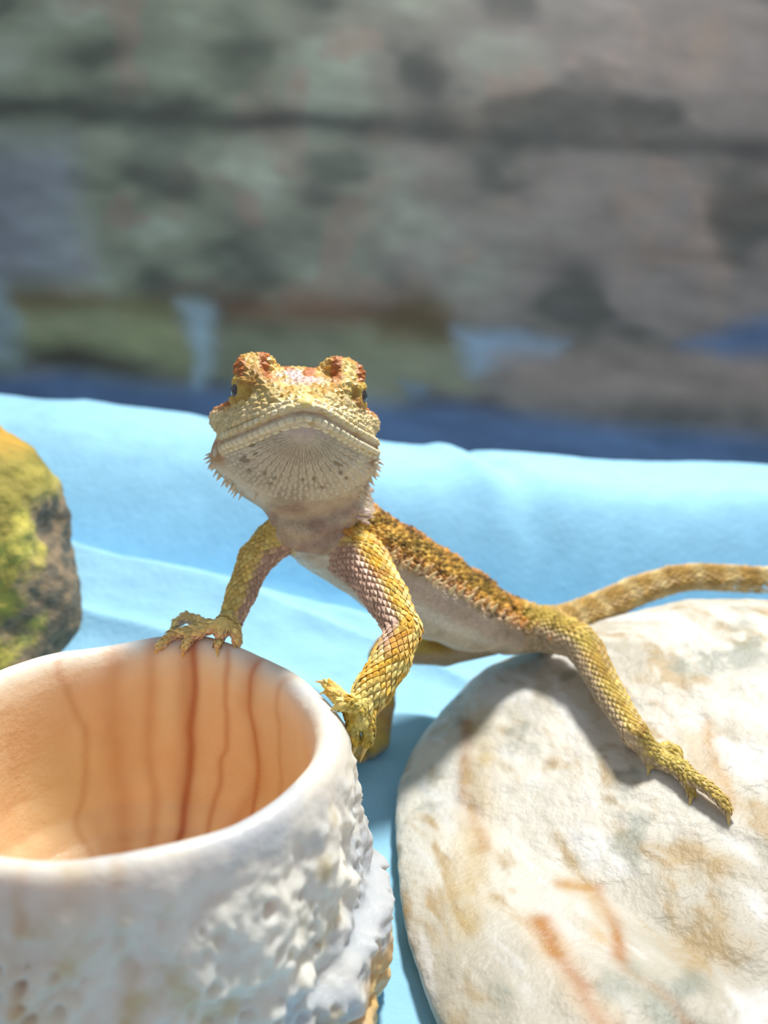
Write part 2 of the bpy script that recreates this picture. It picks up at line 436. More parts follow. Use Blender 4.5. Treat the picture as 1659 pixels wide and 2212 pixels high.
# inside of the bowl: amber stone plus painted-in transmitted light, with darker threads and pale lobes
ca = mixc(lin(244, 212, 164), lin(238, 194, 142), sstep(.35, .65, f3))
ca = mixc(ca, lin(232, 204, 150), .8 * np.exp(-(((TH - 2.35) / .30) ** 2 + ((Zb - 1.6) / .75) ** 2) ** 2))
ca = mixc(ca, lin(226, 182, 120), .8 * np.exp(-(((TH - .62) / .34) ** 2 + ((Zb - 1.75) / .85) ** 2) ** 2))
ca = mixc(lin(246, 226, 196), ca, sstep(s_rim + .22, s_rim + .75, SV))
ca = mixc(ca, lin(240, 222, 190), .28 + 0 * TH)
c = mixc(c, ca, inner)
in_m = sstep(s_rim - .1, s_rim + .15, SV)
for t0, wd, rgb, am, wg in [(1.47, .020, (168, 84, 36), .9, .14), (1.50, .05, (190, 110, 56), .6, .14), (1.24, .018, (196, 116, 58), .6, .22), (.98, .016, (186, 104, 50), .7, .28),
                            (1.02, .05, (204, 132, 76), .5, .28), (1.75, .03, (206, 140, 84), .5, .1), (1.98, .05, (210, 150, 94), .5, .2), (2.2, .02, (200, 134, 70), .4, .5), (.75, .02, (204, 140, 84), .4, .4)]:
    vein(t0, wd, rgb, am, in_m, wg, int(t0 * 10))
V = (P + BC).reshape(-1, 3)
FB = grid_faces(NT, NV, True)
m_bowl = material('onyx_stone', None, .42, sss=.45, sss_r=(1.0, .62, .35), sss_scale=.004, spec=.4,
                  noise=(90, .05), bumps=[(420, .28, .0008), (1500, .2, .0004)])
bowl = mesh_obj('stone_bowl', V, FB, m_bowl, col=c.reshape(-1, 3) * .92)
tag(bowl, 'round white onyx bowl with rough pitted outside and amber-veined inside', 'bowl')
T_BOWL = bvh(V, FB)

# ------------------------------------------------------------------ big pale stone
foot_px = [(948, 2212), (895, 2080), (862, 1950), (850, 1820), (858, 1700), (905, 1610), (985, 1530)]
fp = [pix_z(a, b, .25)[:2] for a, b in foot_px]
fp += [np.array(v) for v in [(2.5, 15.0), (4.6, 15.7), (7.6, 15.6), (10.0, 13.8), (10.6, 10.5), (9.3, 7.0), (6.6, 5.0), (3.8, 4.6), (1.9, 5.3)]]
fp = np.array(fp); SC = np.array([5.4, 11.4])
fa = np.arctan2(fp[:, 1] - SC[1], fp[:, 0] - SC[0]); fr = np.hypot(fp[:, 0] - SC[0], fp[:, 1] - SC[1])
od = np.argsort(fa); fa, fr = fa[od], fr[od]
NT, NV = 440, 240
th = np.linspace(-PI, PI, NT, endpoint=False)
rad = np.interp(th, np.r_[fa - 2 * PI, fa, fa + 2 * PI], np.r_[fr, fr, fr])
k = np.hanning(41); k /= k.sum(); rad = np.convolve(np.r_[rad[-20:], rad, rad[:20]], k, 'valid')
ph = np.r_[np.linspace(-.30, .9, NV // 2), np.arccos(np.linspace(math.sqrt(math.cos(.9)), 0, NV - NV // 2 + 1)[1:] ** 2)]                       # from under the edge to the top
PH, TH = np.meshgrid(ph, th); RAD = rad[:, None]
rho = np.sqrt(np.abs(np.cos(PH)))
X_ = SC[0] + rho * RAD * np.cos(TH); Y_ = SC[1] + rho * RAD * np.sin(TH)
ztop = 1.44 + .27 * (Y_ - 11) + .30 * (X_ - 4) - .030 * np.maximum(X_ - 6.5, 0) ** 2
zz = np.where(PH > 0, np.abs(np.sin(PH)) * np.maximum(ztop, .6), -np.abs(np.sin(PH)) * .9) + .35
P = np.stack([X_, Y_, zz], -1)
n = .35 * (fbm(P, .38, 3, 90) - .5) + .16 * (fbm(P, 1.1, 4, 91) - .5) + .04 * (fbm(P, 4.5, 3, 92) - .5)
nr = nrm(np.stack([rho * np.cos(TH), rho * np.sin(TH), np.maximum(np.sin(PH), 0)], -1))
P = P + nr * n[..., None]
P[..., 2] = np.maximum(P[..., 2], 0)
V = P.reshape(-1, 3); FS = grid_faces(NT, NV, True)
T_STONE = bvh(V, FS)
spx, spy, _ = proj(V)
# veins run obliquely across the stone
ds = np.stack([V[:, 0] * .85 + V[:, 1] * .35, V[:, 1] * .55 - V[:, 0] * .5, V[:, 2]], -1)
w1 = fbm(V, .7, 3, 93)
sx = V[:, 0] * .80 + V[:, 1] * .30 - V[:, 2] * .35      # across the veins
band = fbm(np.stack([sx * 1.0 + 1.5 * w1, V[:, 1] * .22, V[:, 2] * .2], -1), 1.3, 4, 94)
band2 = fbm(np.stack([sx * 2.2 + 1.5 * w1, V[:, 1] * .5, V[:, 2] * .4], -1), 1.5, 4, 95)
sp = fbm(V, 2.4, 4, 96)
c = mixc(lin(236, 232, 218), lin(206, 200, 182), sstep(.38, .62, band))
c = mixc(c, lin(190, 164, 116), .85 * sstep(.52, .66, band2) * sstep(.35, .6, sp))
c = mixc(c, lin(242, 242, 238), .8 * sstep(.50, .36, band2))
c = mixc(c, lin(158, 164, 150), .75 * sstep(.56, .72, fbm(V, 1.1, 4, 97)) * sstep(.4, .6, sp))
def stone_line(pts, wid, rgb, amt, seed):
    """a vein laid through points picked on the stone surface"""
    global c
    H3 = [hit(T_STONE, a, b)[0] for a, b in pts]
    H3 = np.array([h for h in H3 if h is not None])
    d = np.full(len(V), 1e9)
    jit = .25 * (np.stack([fbm(V, 2.0, 3, seed), fbm(V, 2.0, 3, seed + 1), fbm(V, 2.0, 3, seed + 2)], -1) - .5)
    Q = V + jit
    for a, b in zip(H3[:-1], H3[1:]):
        ab = b - a; t = np.clip((Q - a) @ ab / (ab @ ab), 0, 1)
        d = np.minimum(d, np.linalg.norm(Q - a - t[:, None] * ab, axis=1))
    c = mixc(c, lin(*rgb), amt * np.exp(-(d / wid) ** 2) * (.55 + .45 * sstep(.35, .6, sp)))
stone_line([(1168, 1990), (1200, 2060), (1235, 2110), (1262, 2160), (1300, 2212), (1330, 2260)], 0.11, (168, 84, 26), 1.0, 101)
stone_line([(1168, 1990), (1200, 2060), (1235, 2110), (1262, 2160), (1300, 2212)], .20, (214, 168, 104), .6, 103)
stone_line([(1215, 1910), (1290, 1915), (1320, 1970), (1340, 2060), (1360, 2085), (1420, 2140), (1500, 2230)], .09, (186, 122, 48), .95, 105)
stone_line([(1215, 1910), (1270, 1920), (1290, 1980), (1300, 2020)], .16, (214, 176, 110), .6, 107)
stone_line([(1010, 1560), (1005, 1640), (1020, 1750), (1040, 1830)], .13, (176, 116, 56), .9, 109)
stone_line([(1040, 1550), (1030, 1700), (1020, 1850), (1010, 2000)], .26, (206, 182, 128), .7, 111)
stone_line([(1530, 1560), (1545, 1640), (1570, 1700), (1580, 1740)], .09, (206, 164, 104), .75, 113)
stone_line([(1500, 1600), (1530, 1660), (1560, 1720)], .22, (216, 192, 150), .6, 115)
stone_line([(1370, 2090), (1400, 2140), (1450, 2212)], .16, (176, 184, 168), .7, 117)
m_stone = material('pale_marble', None, .5, sss=.35, sss_r=(1, .75, .5), sss_scale=.0025, spec=.35, noise=(140, .06),
                   bumps=[(250, .6, .0014), (1200, .4, .0005)])
stone = mesh_obj('marble_stone', V, FS, m_stone, col=c * .70)
tag(stone, 'large pale marble stone with tan and rust veins, under the lizard hind foot', 'stone')
# ------------------------------------------------------------------ bearded dragon: the body as one distance field
VX = 0.03
G0 = np.array([-3.75, 8.6, -0.15]); G1 = np.array([6.6, 17.4, 8.3])
GN = np.ceil((G1 - G0) / VX).astype(int)
FLD = np.full(GN, 1.0, np.float32)
PR = []                                      # (tag, kind, data) kept for colouring

def _box(lo, hi):
    a = np.clip(np.floor((lo - G0) / VX).astype(int), 0, GN); b = np.clip(np.ceil((hi - G0) / VX).astype(int) + 1, 0, GN)
    if (b <= a).any(): return None, None
    ax = [(G0[k] + VX * np.arange(a[k], b[k])).astype(np.float32) for k in range(3)]
    return tuple(slice(a[k], b[k]) for k in range(3)), np.stack(np.meshgrid(*ax, indexing='ij'), -1)

def smin(a, b, k):
    h = np.maximum(k - np.abs(a - b), 0) / k
    return np.minimum(a, b) - h * h * k * .25

def d_cone(P, a, b, ra, rb):
    ab = (b - a).astype(np.float32); t = np.clip((P - a.astype(np.float32)) @ ab / (ab @ ab + 1e-9), 0, 1)
    return np.linalg.norm(P - a.astype(np.float32) - t[..., None] * ab, axis=-1) - (ra + (rb - ra) * t)

def d_sweep(P, A, B):
    (a, wa, ua, da, va), (b, wb, ub, db, vb) = A, B
    ab = b - a; Ls = np.linalg.norm(ab); ax = ab / Ls
    t = np.clip((P - a.astype(np.float32)) @ (ab / Ls ** 2).astype(np.float32), 0, 1)
    q = P - a.astype(np.float32) - t[..., None] * ab.astype(np.float32)
    up = nrm((va + vb) / 2 - ax * (((va + vb) / 2) @ ax)); lt = np.cross(ax, up)
    u = q @ lt.astype(np.float32); v = q @ up.astype(np.float32); e = q @ ax.astype(np.float32)
    w_ = wa + (wb - wa) * t; hu = ua + (ub - ua) * t; hd = da + (db - da) * t
    h = np.where(v > 0, hu, hd); m = np.minimum(w_, h)
    k0 = np.sqrt((u / w_) ** 2 + (v / h) ** 2 + (e / m) ** 2) + 1e-6
    k1 = np.sqrt((u / w_ ** 2) ** 2 + (v / h ** 2) ** 2 + (e / m ** 2) ** 2) + 1e-6
    return k0 * (k0 - 1) / k1

def add_cones(name, pts, rad, k=.12, inner=.02):
    pts = [np.asarray(p, float) for p in pts]
    m = max(rad) + k + .15
    sl, P = _box(np.min(pts, 0) - m, np.max(pts, 0) + m)
    d = None
    for i in range(len(pts) - 1):
        e = d_cone(P, pts[i], pts[i + 1], rad[i], rad[i + 1])
        d = e if d is None else smin(d, e, inner)
    FLD[sl] = smin(FLD[sl], d, k)
    PR.append((name, 'c', (pts, rad)))

def add_sweep(name, st, k=.2, inner=.12):
    m = max(max(s[1], s[2], s[3]) for s in st) + k + .15
    c = np.array([s[0] for s in st])
    sl, P = _box(c.min(0) - m, c.max(0) + m)
    d = None
    for A, B in zip(st[:-1], st[1:]):
        e = d_sweep(P, A, B); d = e if d is None else smin(d, e, inner)
    FLD[sl] = smin(FLD[sl], d, k)
    PR.append((name, 's', st))

def carve(pts, rad, k=.06):
    pts = [np.asarray(p, float) for p in pts]; m = max(rad) + k + .1
    sl, P = _box(np.min(pts, 0) - m, np.max(pts, 0) + m)
    d = None
    for i in range(len(pts) - 1):
        e = d_cone(P, pts[i], pts[i + 1], rad[i], rad[i + 1]); d = e if d is None else np.minimum(d, e)
    FLD[sl] = -smin(-FLD[sl], d, k)

def sample(P):
    g = (np.asarray(P) - G0) / VX
    g = np.clip(g, 0, np.array(GN) - 1.001); i = g.astype(int); f = g - i
    o = 0
    for a in (0, 1):
        for b in (0, 1):
            for c_ in (0, 1):
                wt = (f[..., 0] if a else 1 - f[..., 0]) * (f[..., 1] if b else 1 - f[..., 1]) * (f[..., 2] if c_ else 1 - f[..., 2])
                o = o + wt * FLD[i[..., 0] + a, i[..., 1] + b, i[..., 2] + c_]
    return o

def grad(P, h=.035):
    P = np.asarray(P); g = []
    for k in range(3):
        e = np.zeros(3); e[k] = h; g.append(sample(P + e) - sample(P - e))
    return nrm(np.stack(g, -1))

# --- head frame: x to picture right, y from snout towards the nape, z up
HB = ray(650, 930); HR = nrm(math.cos(math.radians(2.2)) * RI - math.sin(math.radians(2.2)) * UP)
HR = nrm(HR - HB * (HR @ HB)); HU = np.cross(HR, HB)
yaw = math.radians(3.2)
HB, HR = math.cos(yaw) * HB + math.sin(yaw) * HR * -1, math.cos(yaw) * HR + math.sin(yaw) * HB
H0 = CAM + 10.0 * ray(655, 930)
def hp(x, y, z): return H0 + x * HR + y * HB + z * HU
def hloc(P):
    q = np.asarray(P) - H0; return q @ HR, q @ HB, q @ HU

hs = [(.10, .20, .15, .10, .26), (.22, .17, .26, .17, .42), (.45, .11, .39, .27, .60), (.8, .02, .62, .46, .84), (1.2, -.1, .90, .62, 1.04),
      (1.6, -.22, 1.12, .74, 1.15), (2.0, -.32, 1.18, .80, 1.10), (2.5, -.35, .95, .75, .86)]
add_sweep('head', [(hp(0, y, z), w_ * .965, u, d, HU) for y, z, u, d, w_ in hs], .1, .14)
# throat pouch (beard)
add_sweep('throat', [(hp(0, .55, -.10), .50, .2, .16, HU), (hp(0, 1.0, -.28), .82, .3, .34, HU), (hp(0, 1.5, -.42), 1.06, .4, .52, HU), (hp(0, 2.0, -.55), 1.02, .4, .62, HU), (hp(0, 2.4, -.62), .8, .4, .6, HU)], .15, .15)
for s in (-1, 1):
    # brow ridge, snout ridge, cheek and temple
    add_cones('brow', [hp(s * .30, .42, .42), hp(s * .55, .80, .62), hp(s * .74, 1.12, .80), hp(s * .70, 1.5, .88), hp(s * .62, 1.9, .80)], [.10, .13, .16, .17, .15], .16)
    add_cones('brow', [hp(s * .50, 1.2, .92), hp(s * .45, 1.7, .92)], [.12, .12], .2)
    add_cones('cheek', [hp(s * .98, 1.5, .16), hp(s * 1.06, 1.9, .12)], [.16, .2], .12)
    add_cones('jowl', [hp(s * .98, 1.45, -.40), hp(s * 1.0, 1.95, -.45)], [.2, .22], .2)
    # eye socket hollow and the lid round the eye
    carve([hp(s * .98, .96, .50), hp(s * 1.0, 1.16, .49)], [.20, .20], .10)
    add_cones('lid', [hp(s * .76, .84, .60), hp(s * .86, 1.0, .63), hp(s * .88, 1.2, .61)], [.06, .065, .06], .10)
    add_cones('lid', [hp(s * .76, .82, .40), hp(s * .88, 1.0, .385), hp(s * .92, 1.2, .39)], [.05, .06, .055], .10)
    add_cones('lid', [hp(s * .75, .84, .60), hp(s * .775, .87, .50), hp(s * .75, .82, .41)], [.06, .055, .06], .09)
    add_cones('snoutbump', [hp(s * .34, .32, .40), hp(s * .36, .40, .42)], [.085, .085], .06)
    add_cones('snoutbump', [hp(s * .56, .56, .38), hp(s * .60, .62, .38)], [.08, .08], .06)
add_cones('rostral', [hp(.02, .04, .30), hp(.02, .12, .37)], [.09, .08], .08)
# lips: two rims with the mouth line between them
mouth_px = [(479, 954), (510, 942), (549, 926), (589, 908), (625, 895), (657, 890), (690, 896), (735, 921), (775, 945), (815, 966)]
mouth_y = [1.42, 1.02, .66, .36, .13, .05, .13, .37, .70, 1.42]
def at_depth(px, py, y):                    # the point on a pixel's ray at head depth y
    r_ = ray(px, py); t = (y - (CAM - H0) @ HB) / (r_ @ HB); return CAM + t * r_
def mouth_pt(px, py, y, x_in=0.0):
    return at_depth(px, py, y)
ML = np.array([mouth_pt(a, b, y) for (a, b), y in zip(mouth_px, mouth_y)])
# pull the mouth line onto the head surface: keep x and z, find y on the surface
MLx, MLy, MLz = hloc(ML)
def surf_y(x, z):
    ys = np.linspace(-.3, 2.2, 400)
    v = sample(hp(x, 0, z) + ys[:, None] * HB); k_ = np.argmax(v < 0)
    return ys[k_] if v[k_] < 0 else 1.4
for i in range(len(ML)):
    lo = surf_y(MLx[i] * .97, MLz[i]); MLy[i] = min(max(lo, 0), 1.6)
ML = np.array([hp(a, b, c_) for a, b, c_ in zip(MLx, MLy, MLz)])
add_cones('upper_lip', [p + .055 * HU - .01 * HB for p in ML], [.04] + [.052] * (len(ML) - 2) + [.04], .05)
add_cones('lower_lip', [p - .075 * HU + .01 * HB for p in ML], [.05] + [.065] * (len(ML) - 2) + [.05], .05)
carve([p - .01 * HU - .05 * HB for p in ML], [.022] * len(ML), .03)

# --- neck, trunk, tail
UPW = np.array([0, 0, 1.0])
def st(px, py, d, w_, u, dn, up=UPW): return (pix(px, py, d), w_, u, dn, nrm(up))
TUP = nrm(np.array([-.05, -.10, 1.0]))
add_sweep('neck', [(hp(0, 1.9, -.35), .85, .8, .7, HU), (pix(690, 1085, 12.45), .72, .8, .72, TUP), (pix(708, 1150, 12.75), .74, .72, .62, TUP)], .3, .3)
trunk = [st(700, 1160, 12.45, .70, .62, .52, TUP), st(775, 1192, 12.9, .82, .68, .62, TUP), st(850, 1228, 13.35, .92, .66, .76, TUP), st(930, 1268, 13.8, .96, .62, .82, TUP),
         st(1010, 1308, 14.25, .88, .54, .74, TUP), st(1090, 1345, 14.7, .66, .42, .50, TUP), st(1150, 1360, 15.0, .46, .34, .32, TUP), st(1205, 1356, 15.25, .34, .28, .26, TUP)]
add_sweep('trunk', trunk, .25, .25)
# gular folds under the throat
fold = [at for at in [pix(592, 1108, 12.0), pix(620, 1138, 11.72), pix(665, 1150, 11.62), pix(715, 1136, 11.70), pix(768, 1100, 11.95)]]
add_cones('neckfold', fold, [.07, .10, .11, .10, .08], .14)
fold2 = [pix(600, 1150, 12.0), pix(645, 1178, 11.76), pix(690, 1182, 11.74), pix(725, 1160, 11.85)]
add_cones('neckfold', fold2, [.06, .10, .12, .08], .16)
tail_px = [(1170, 1356, 15.1), (1225, 1344, 15.6), (1290, 1316, 16.0), (1370, 1278, 16.3), (1450, 1252, 16.4), (1530, 1242, 16.4), (1610, 1243, 16.3), (1700, 1252, 16.1), (1800, 1268, 15.9)]
tail = [pix(*t) for t in tail_px]; tail_r = [.34, .32, .29, .265, .245, .23, .215, .20, .185]
add_cones('tail', tail, tail_r, .15, .05)

def hit_near(tree, px, py):
    for k_ in range(40):
        h, n_ = hit(tree, px, py + k_)
        if h is not None: return h, n_

# --- fore limbs
armL = [pix(640, 1150, 12.35), pix(590, 1168, 12.15), pix(552, 1206, 11.95), pix(522, 1280, 11.65), pix(497, 1345, 11.45)]
armL_r = [.30, .27, .235, .20, .155]
add_cones('armL', armL, armL_r, .14, .06)
add_cones('skinfold', [pix(585, 1175, 12.1), pix(566, 1232, 12.0)], [.18, .10], .12)
armR = [pix(745, 1185, 12.3), pix(790, 1222, 11.8), pix(838, 1295, 11.15), pix(872, 1362, 10.65), pix(846, 1424, 10.32), pix(806, 1490, 10.05), pix(776, 1535, 9.86)]
armR_r = [.42, .355, .275, .222, .228, .216, .172]
add_cones('armR', armR, armR_r, .14, .07)

TOES = []                                   # (points, radii, tip direction)
def toe(name, base, pts, rad, tree=None, lift=.8, claw=None, clen=.16, k=.05):
    """toe along pixels; with a tree the joints rest on that surface"""
    P = [np.asarray(base, float)]
    for j, q in enumerate(pts):
        if len(q) == 3: P.append(pix(*q))
        else:
            h, n_ = hit_near(tree, *q)
            P.append(h + n_ * rad[min(j + 1, len(rad) - 1)] * lift)
    r_ = list(rad[:len(P)]) + [rad[-1]] * (len(P) - len(rad))
    add_cones(name, P, r_, k, .02)
    TOES.append((P, r_, claw, clen))
    return P

def onb(px, py, off):                        # point on the bowl lifted along its normal
    h, n_ = hit_near(T_BOWL, px, py); return h + n_ * off
hL = onb(470, 1376, .0); dL = (hL - CAM) @ FW
palmL = pix(480, 1352, dL - .05)
add_cones('palmL', [armL[-1], palmL, pix(448, 1354, dL + .05)], [.155, .12, .085], .06)
add_cones('palmL', [palmL, pix(506, 1358, dL)], [.11, .085], .06)
toe('toeL', pix(440, 1350, dL + .1), [(424, 1341, dL + .25), (400, 1333, dL + .38), (381, 1346, dL + .42), (375, 1362, dL + .42)], [0.077, 0.073, 0.069, 0.06, 0.043], None, claw=pix(372, 1374, dL + .42))
toe('toeL', pix(448, 1352, dL - .02), [(405, 1365, dL - .02), (372, 1379), (344, 1400)], [0.077, 0.073, 0.065, 0.052], T_BOWL, 1.0, claw=onb(334, 1412, .02))
toe('toeL', pix(458, 1354, dL - .08), [(430, 1366, dL - .12), (413, 1380), (400, 1401)], [0.077, 0.073, 0.065, 0.053], T_BOWL, 1.0, claw=onb(394, 1420, .02))
toe('toeL', pix(480, 1356, dL - .1), [(477, 1366, dL - .16), (475, 1380), (471, 1398)], [0.077, 0.069, 0.06, 0.052], T_BOWL, 1.0, claw=onb(471, 1418, .02))
toe('toeL', pix(504, 1358, dL - .05), [(509, 1366, dL - .1), (510, 1374), (508, 1384)], [0.077, 0.069, 0.06, 0.052], T_BOWL, 1.0, claw=onb(507, 1398, .02))

palmR = pix(777, 1540, 9.80)
add_cones('palmR', [armR[-1], palmR, pix(779, 1556, 9.76)], [.172, .15, .115], .07)
toe('toeR', pix(763, 1550, 9.76), [(761, 1572, 9.74), (764, 1590, 9.74), (768, 1607, 9.74)], [.09, .073, .068, .055], None, claw=pix(757, 1641, 9.62), clen=.2)
toe('toeR', pix(794, 1550, 9.78), [(797, 1574, 9.76), (796, 1592, 9.76), (792, 1610, 9.76)], [.09, .071, .066, .053], None, claw=pix(777, 1645, 9.68), clen=.2)
toe('toeR', pix(768, 1526, 9.78), [(752, 1519, 9.70), (738, 1522, 9.66), (728, 1527, 9.64)], [.10, .09, .078, .055], None, claw=pix(714, 1533, 9.64), clen=.12)
toe('toeR', pix(764, 1528, 9.88), [(740, 1512, 9.92), (722, 1492, 10.06), (706, 1476, 10.2)], [.09, .086, .077, .055], None, claw=pix(680, 1469, 10.28))
toe('toeR', pix(752, 1524, 9.85), [(728, 1505, 9.86), (708, 1494, 9.98)], [.078, .068, .046], None, claw=pix(690, 1497, 10.0), clen=.1)

# --- hind limbs: near one on the marble stone, far one on the cloth
hH, nH = hit(T_STONE, 1400, 1640); dH = (hH - CAM) @ FW
hipN = pix(1120, 1352, 14.65); kneeN = pix(1248, 1385, 13.6 if dH < 12.9 else dH + .7)
ank = pix(1372, 1585, dH - .12)
legN = [hipN, pix(1190, 1362, 14.2), kneeN, pix(1268, 1408, 13.45), pix(1318, 1500, (13.2 + dH) / 2), ank]
add_cones('legN', legN, [.44, .38, .29, .28, .22, .175], .12, .06)
mid = pix(1405, 1622, dH - .16)
add_cones('footN', [ank, mid, pix(1428, 1640, dH - .2)], [.175, .15, .13], .08)
def ons(px, py, off):
    h, n_ = hit_near(T_STONE, px, py); return h + n_ * off
B0 = pix(1425, 1638, dH - .2)
def toe_n(base, pts, rad, offs, claw, k=.05):
    P_ = [np.asarray(base)] + [ons(a, b_ + o_ * 60, o_) for (a, b_), o_ in zip(pts, offs)]
    add_cones('toeN', P_, rad, k, .02); TOES.append((P_, rad, ons(claw[0], claw[1], .01), .1))
toe_n(B0, [(1475, 1667), (1500, 1690), (1532, 1712), (1562, 1738), (1573, 1758)], [.115, .10, .095, .085, .075, .058], [.20, .22, .22, .18, .10], (1574, 1784))
toe_n(pix(1422, 1640, dH - .2), [(1468, 1672), (1490, 1699), (1495, 1720)], [.11, .09, .075, .055], [.16, .13, .06], (1489, 1740))
toe_n(pix(1402, 1628, dH - .2), [(1404, 1643), (1404, 1656)], [.11, .085, .06], [.12, .06], (1399, 1676))
toe_n(pix(1425, 1622, dH - .12), [(1446, 1622), (1463, 1628), (1469, 1644)], [.10, .085, .08, .055], [.12, .10, .06], (1468, 1658))
toe_n(pix(1375, 1600, dH - .1), [(1370, 1606), (1376, 1617)], [.12, .10, .07], [.10, .06], (1382, 1632))

hF, nF = hit(T_TOWEL, 808, 1628); dF = (hF - CAM) @ FW
legF = [pix(1060, 1375, 15.0), pix(960, 1400, (15 + dF) / 2 + .3), pix(838, 1402, dF + .15), pix(826, 1420, dF), pix(828, 1520, dF + .05), pix(818, 1600, dF)]
add_cones('legF', legF, [.36, .34, .27, .26, .22, .20], .12, .06)
add_cones('footF', [legF[-1], pix(800, 1620, dF - .15), pix(775, 1622, dF - .3)], [.19, .16, .13], .08)
for dx, dy, dd_ in [(742, 1626, .5), (752, 1632, .7), (768, 1637, .8), (722, 1619, .35)]:
    toe('toeF', pix(782, 1620, dF - .25), [(dx + 14, dy, dF - dd_ * .8), (dx, dy + 4, dF - dd_)], [.11, .09, .06], None, claw=pix(dx - 10, dy + 10, dF - dd_ - .1))

# --- surface nets
def surface(FLDx):
    s = FLDx < 0
    c8 = np.zeros(np.array(s.shape) - 1, np.uint8)
    for a in (0, 1):
        for b in (0, 1):
            for c_ in (0, 1):
                c8 += s[a:s.shape[0] - 1 + a, b:s.shape[1] - 1 + b, c_:s.shape[2] - 1 + c_]
    act = (c8 > 0) & (c8 < 8)
    idx = np.full(act.shape, -1, np.int32); ijk = np.argwhere(act); idx[act] = np.arange(len(ijk))
    acc = np.zeros((len(ijk), 3)); cnt = np.zeros(len(ijk))
    co = np.array([(a, b, c_) for a in (0, 1) for b in (0, 1) for c_ in (0, 1)])
    val = np.stack([FLDx[ijk[:, 0] + o[0], ijk[:, 1] + o[1], ijk[:, 2] + o[2]] for o in co], -1)
    for i in range(8):
        for j in range(i + 1, 8):
            if np.abs(co[i] - co[j]).sum() != 1: continue
            m_ = (val[:, i] < 0) != (val[:, j] < 0)
            t = val[m_, i] / (val[m_, i] - val[m_, j])
            acc[m_] += co[i] + t[:, None] * (co[j] - co[i]); cnt[m_] += 1
    Vv = G0 + VX * (ijk + acc / cnt[:, None])
    Fs = []
    for ax in range(3):
        sl0 = [slice(1, -1)] * 3; sl1 = [slice(1, -1)] * 3
        sl0[ax] = slice(0, -1); sl1[ax] = slice(1, None)
        s0, s1 = s[tuple(sl0)], s[tuple(sl1)]
        e = np.argwhere(s0 != s1); fl = s0[s0 != s1]
        off = np.array([1, 1, 1]); off[ax] = 0; e = e + off
        u_, v_ = [(1, 2), (2, 0), (0, 1)][ax]
        du = np.zeros(3, int); du[u_] = 1; dv = np.zeros(3, int); dv[v_] = 1
        g = lambda o: idx[tuple((e + o).T)]
        Q = np.stack([g(-du - dv), g(-dv), g(0 * du), g(-du)], -1)
        Q[~fl] = Q[~fl][:, ::-1]
        Fs.append(Q)
    Fs = np.concatenate(Fs); Fs = Fs[(Fs >= 0).all(1)]
    return Vv, Fs
LV, LF = surface(FLD)
LN = grad(LV)
T_LIZ = bvh(LV, LF)

# which limb each vertex belongs to
def owner(P):
    best = np.full(len(P), 1e9); who = np.zeros(len(P), int); names = []
    for i, (nm, kd, dat) in enumerate(PR):
        names.append(nm)
        P32 = np.asarray(P, np.float32)
        if kd == 'c':
            pts, rad_ = dat; lo, hi = np.min(pts, 0) - 1.0, np.max(pts, 0) + 1.0
        else:
            cs = np.array([s[0] for s in dat]); lo, hi = cs.min(0) - 2, cs.max(0) + 2
        m_ = ((P > lo) & (P < hi)).all(1)
        if not m_.any(): continue
        Q = P32[m_]; d = np.full(len(Q), 1e9)
        if kd == 'c':
            for j in range(len(pts) - 1): d = np.minimum(d, d_cone(Q, pts[j], pts[j + 1], rad_[j], rad_[j + 1]))
        else:
            for A, B in zip(dat[:-1], dat[1:]): d = np.minimum(d, d_sweep(Q, A, B))
        b = best[m_]; w_ = who[m_]; up = d < b; b[up] = d[up]; w_[up] = i; best[m_] = b; who[m_] = w_
    return np.array(names)[who]

TA = np.array([s[0] for s in trunk])
def trunk_coord(P):
    """position along the trunk (0..1), signed angle from the spine (deg, + on the lizard's left)"""
    best = np.full(len(P), 1e9); tt = np.zeros(len(P)); an = np.zeros(len(P))
    for i in range(len(TA) - 1):
        a, b = TA[i], TA[i + 1]; ab = b - a; t = np.clip((P - a) @ ab / (ab @ ab), 0, 1)
        q = P - a - t[:, None] * ab; d = np.linalg.norm(q, axis=1)
        ax = nrm(ab); up = nrm(TUP - ax * (TUP @ ax)); lt = np.cross(ax, up)
        m_ = d < best; best[m_] = d[m_]; tt[m_] = (i + t[m_]) / (len(TA) - 1)
        an[m_] = np.degrees(np.arctan2(q[m_] @ lt, q[m_] @ up))
    return tt, an

GOLD, OLIVE, ORANGE, RUST = lin(210, 168, 78), lin(142, 118, 48), lin(198, 126, 58), lin(150, 66, 22)
CREAM, FLANK, PINK, GREYC = lin(222, 204, 168), lin(206, 190, 164), lin(190, 152, 132), lin(190, 176, 152)
DARK = lin(86, 60, 20)

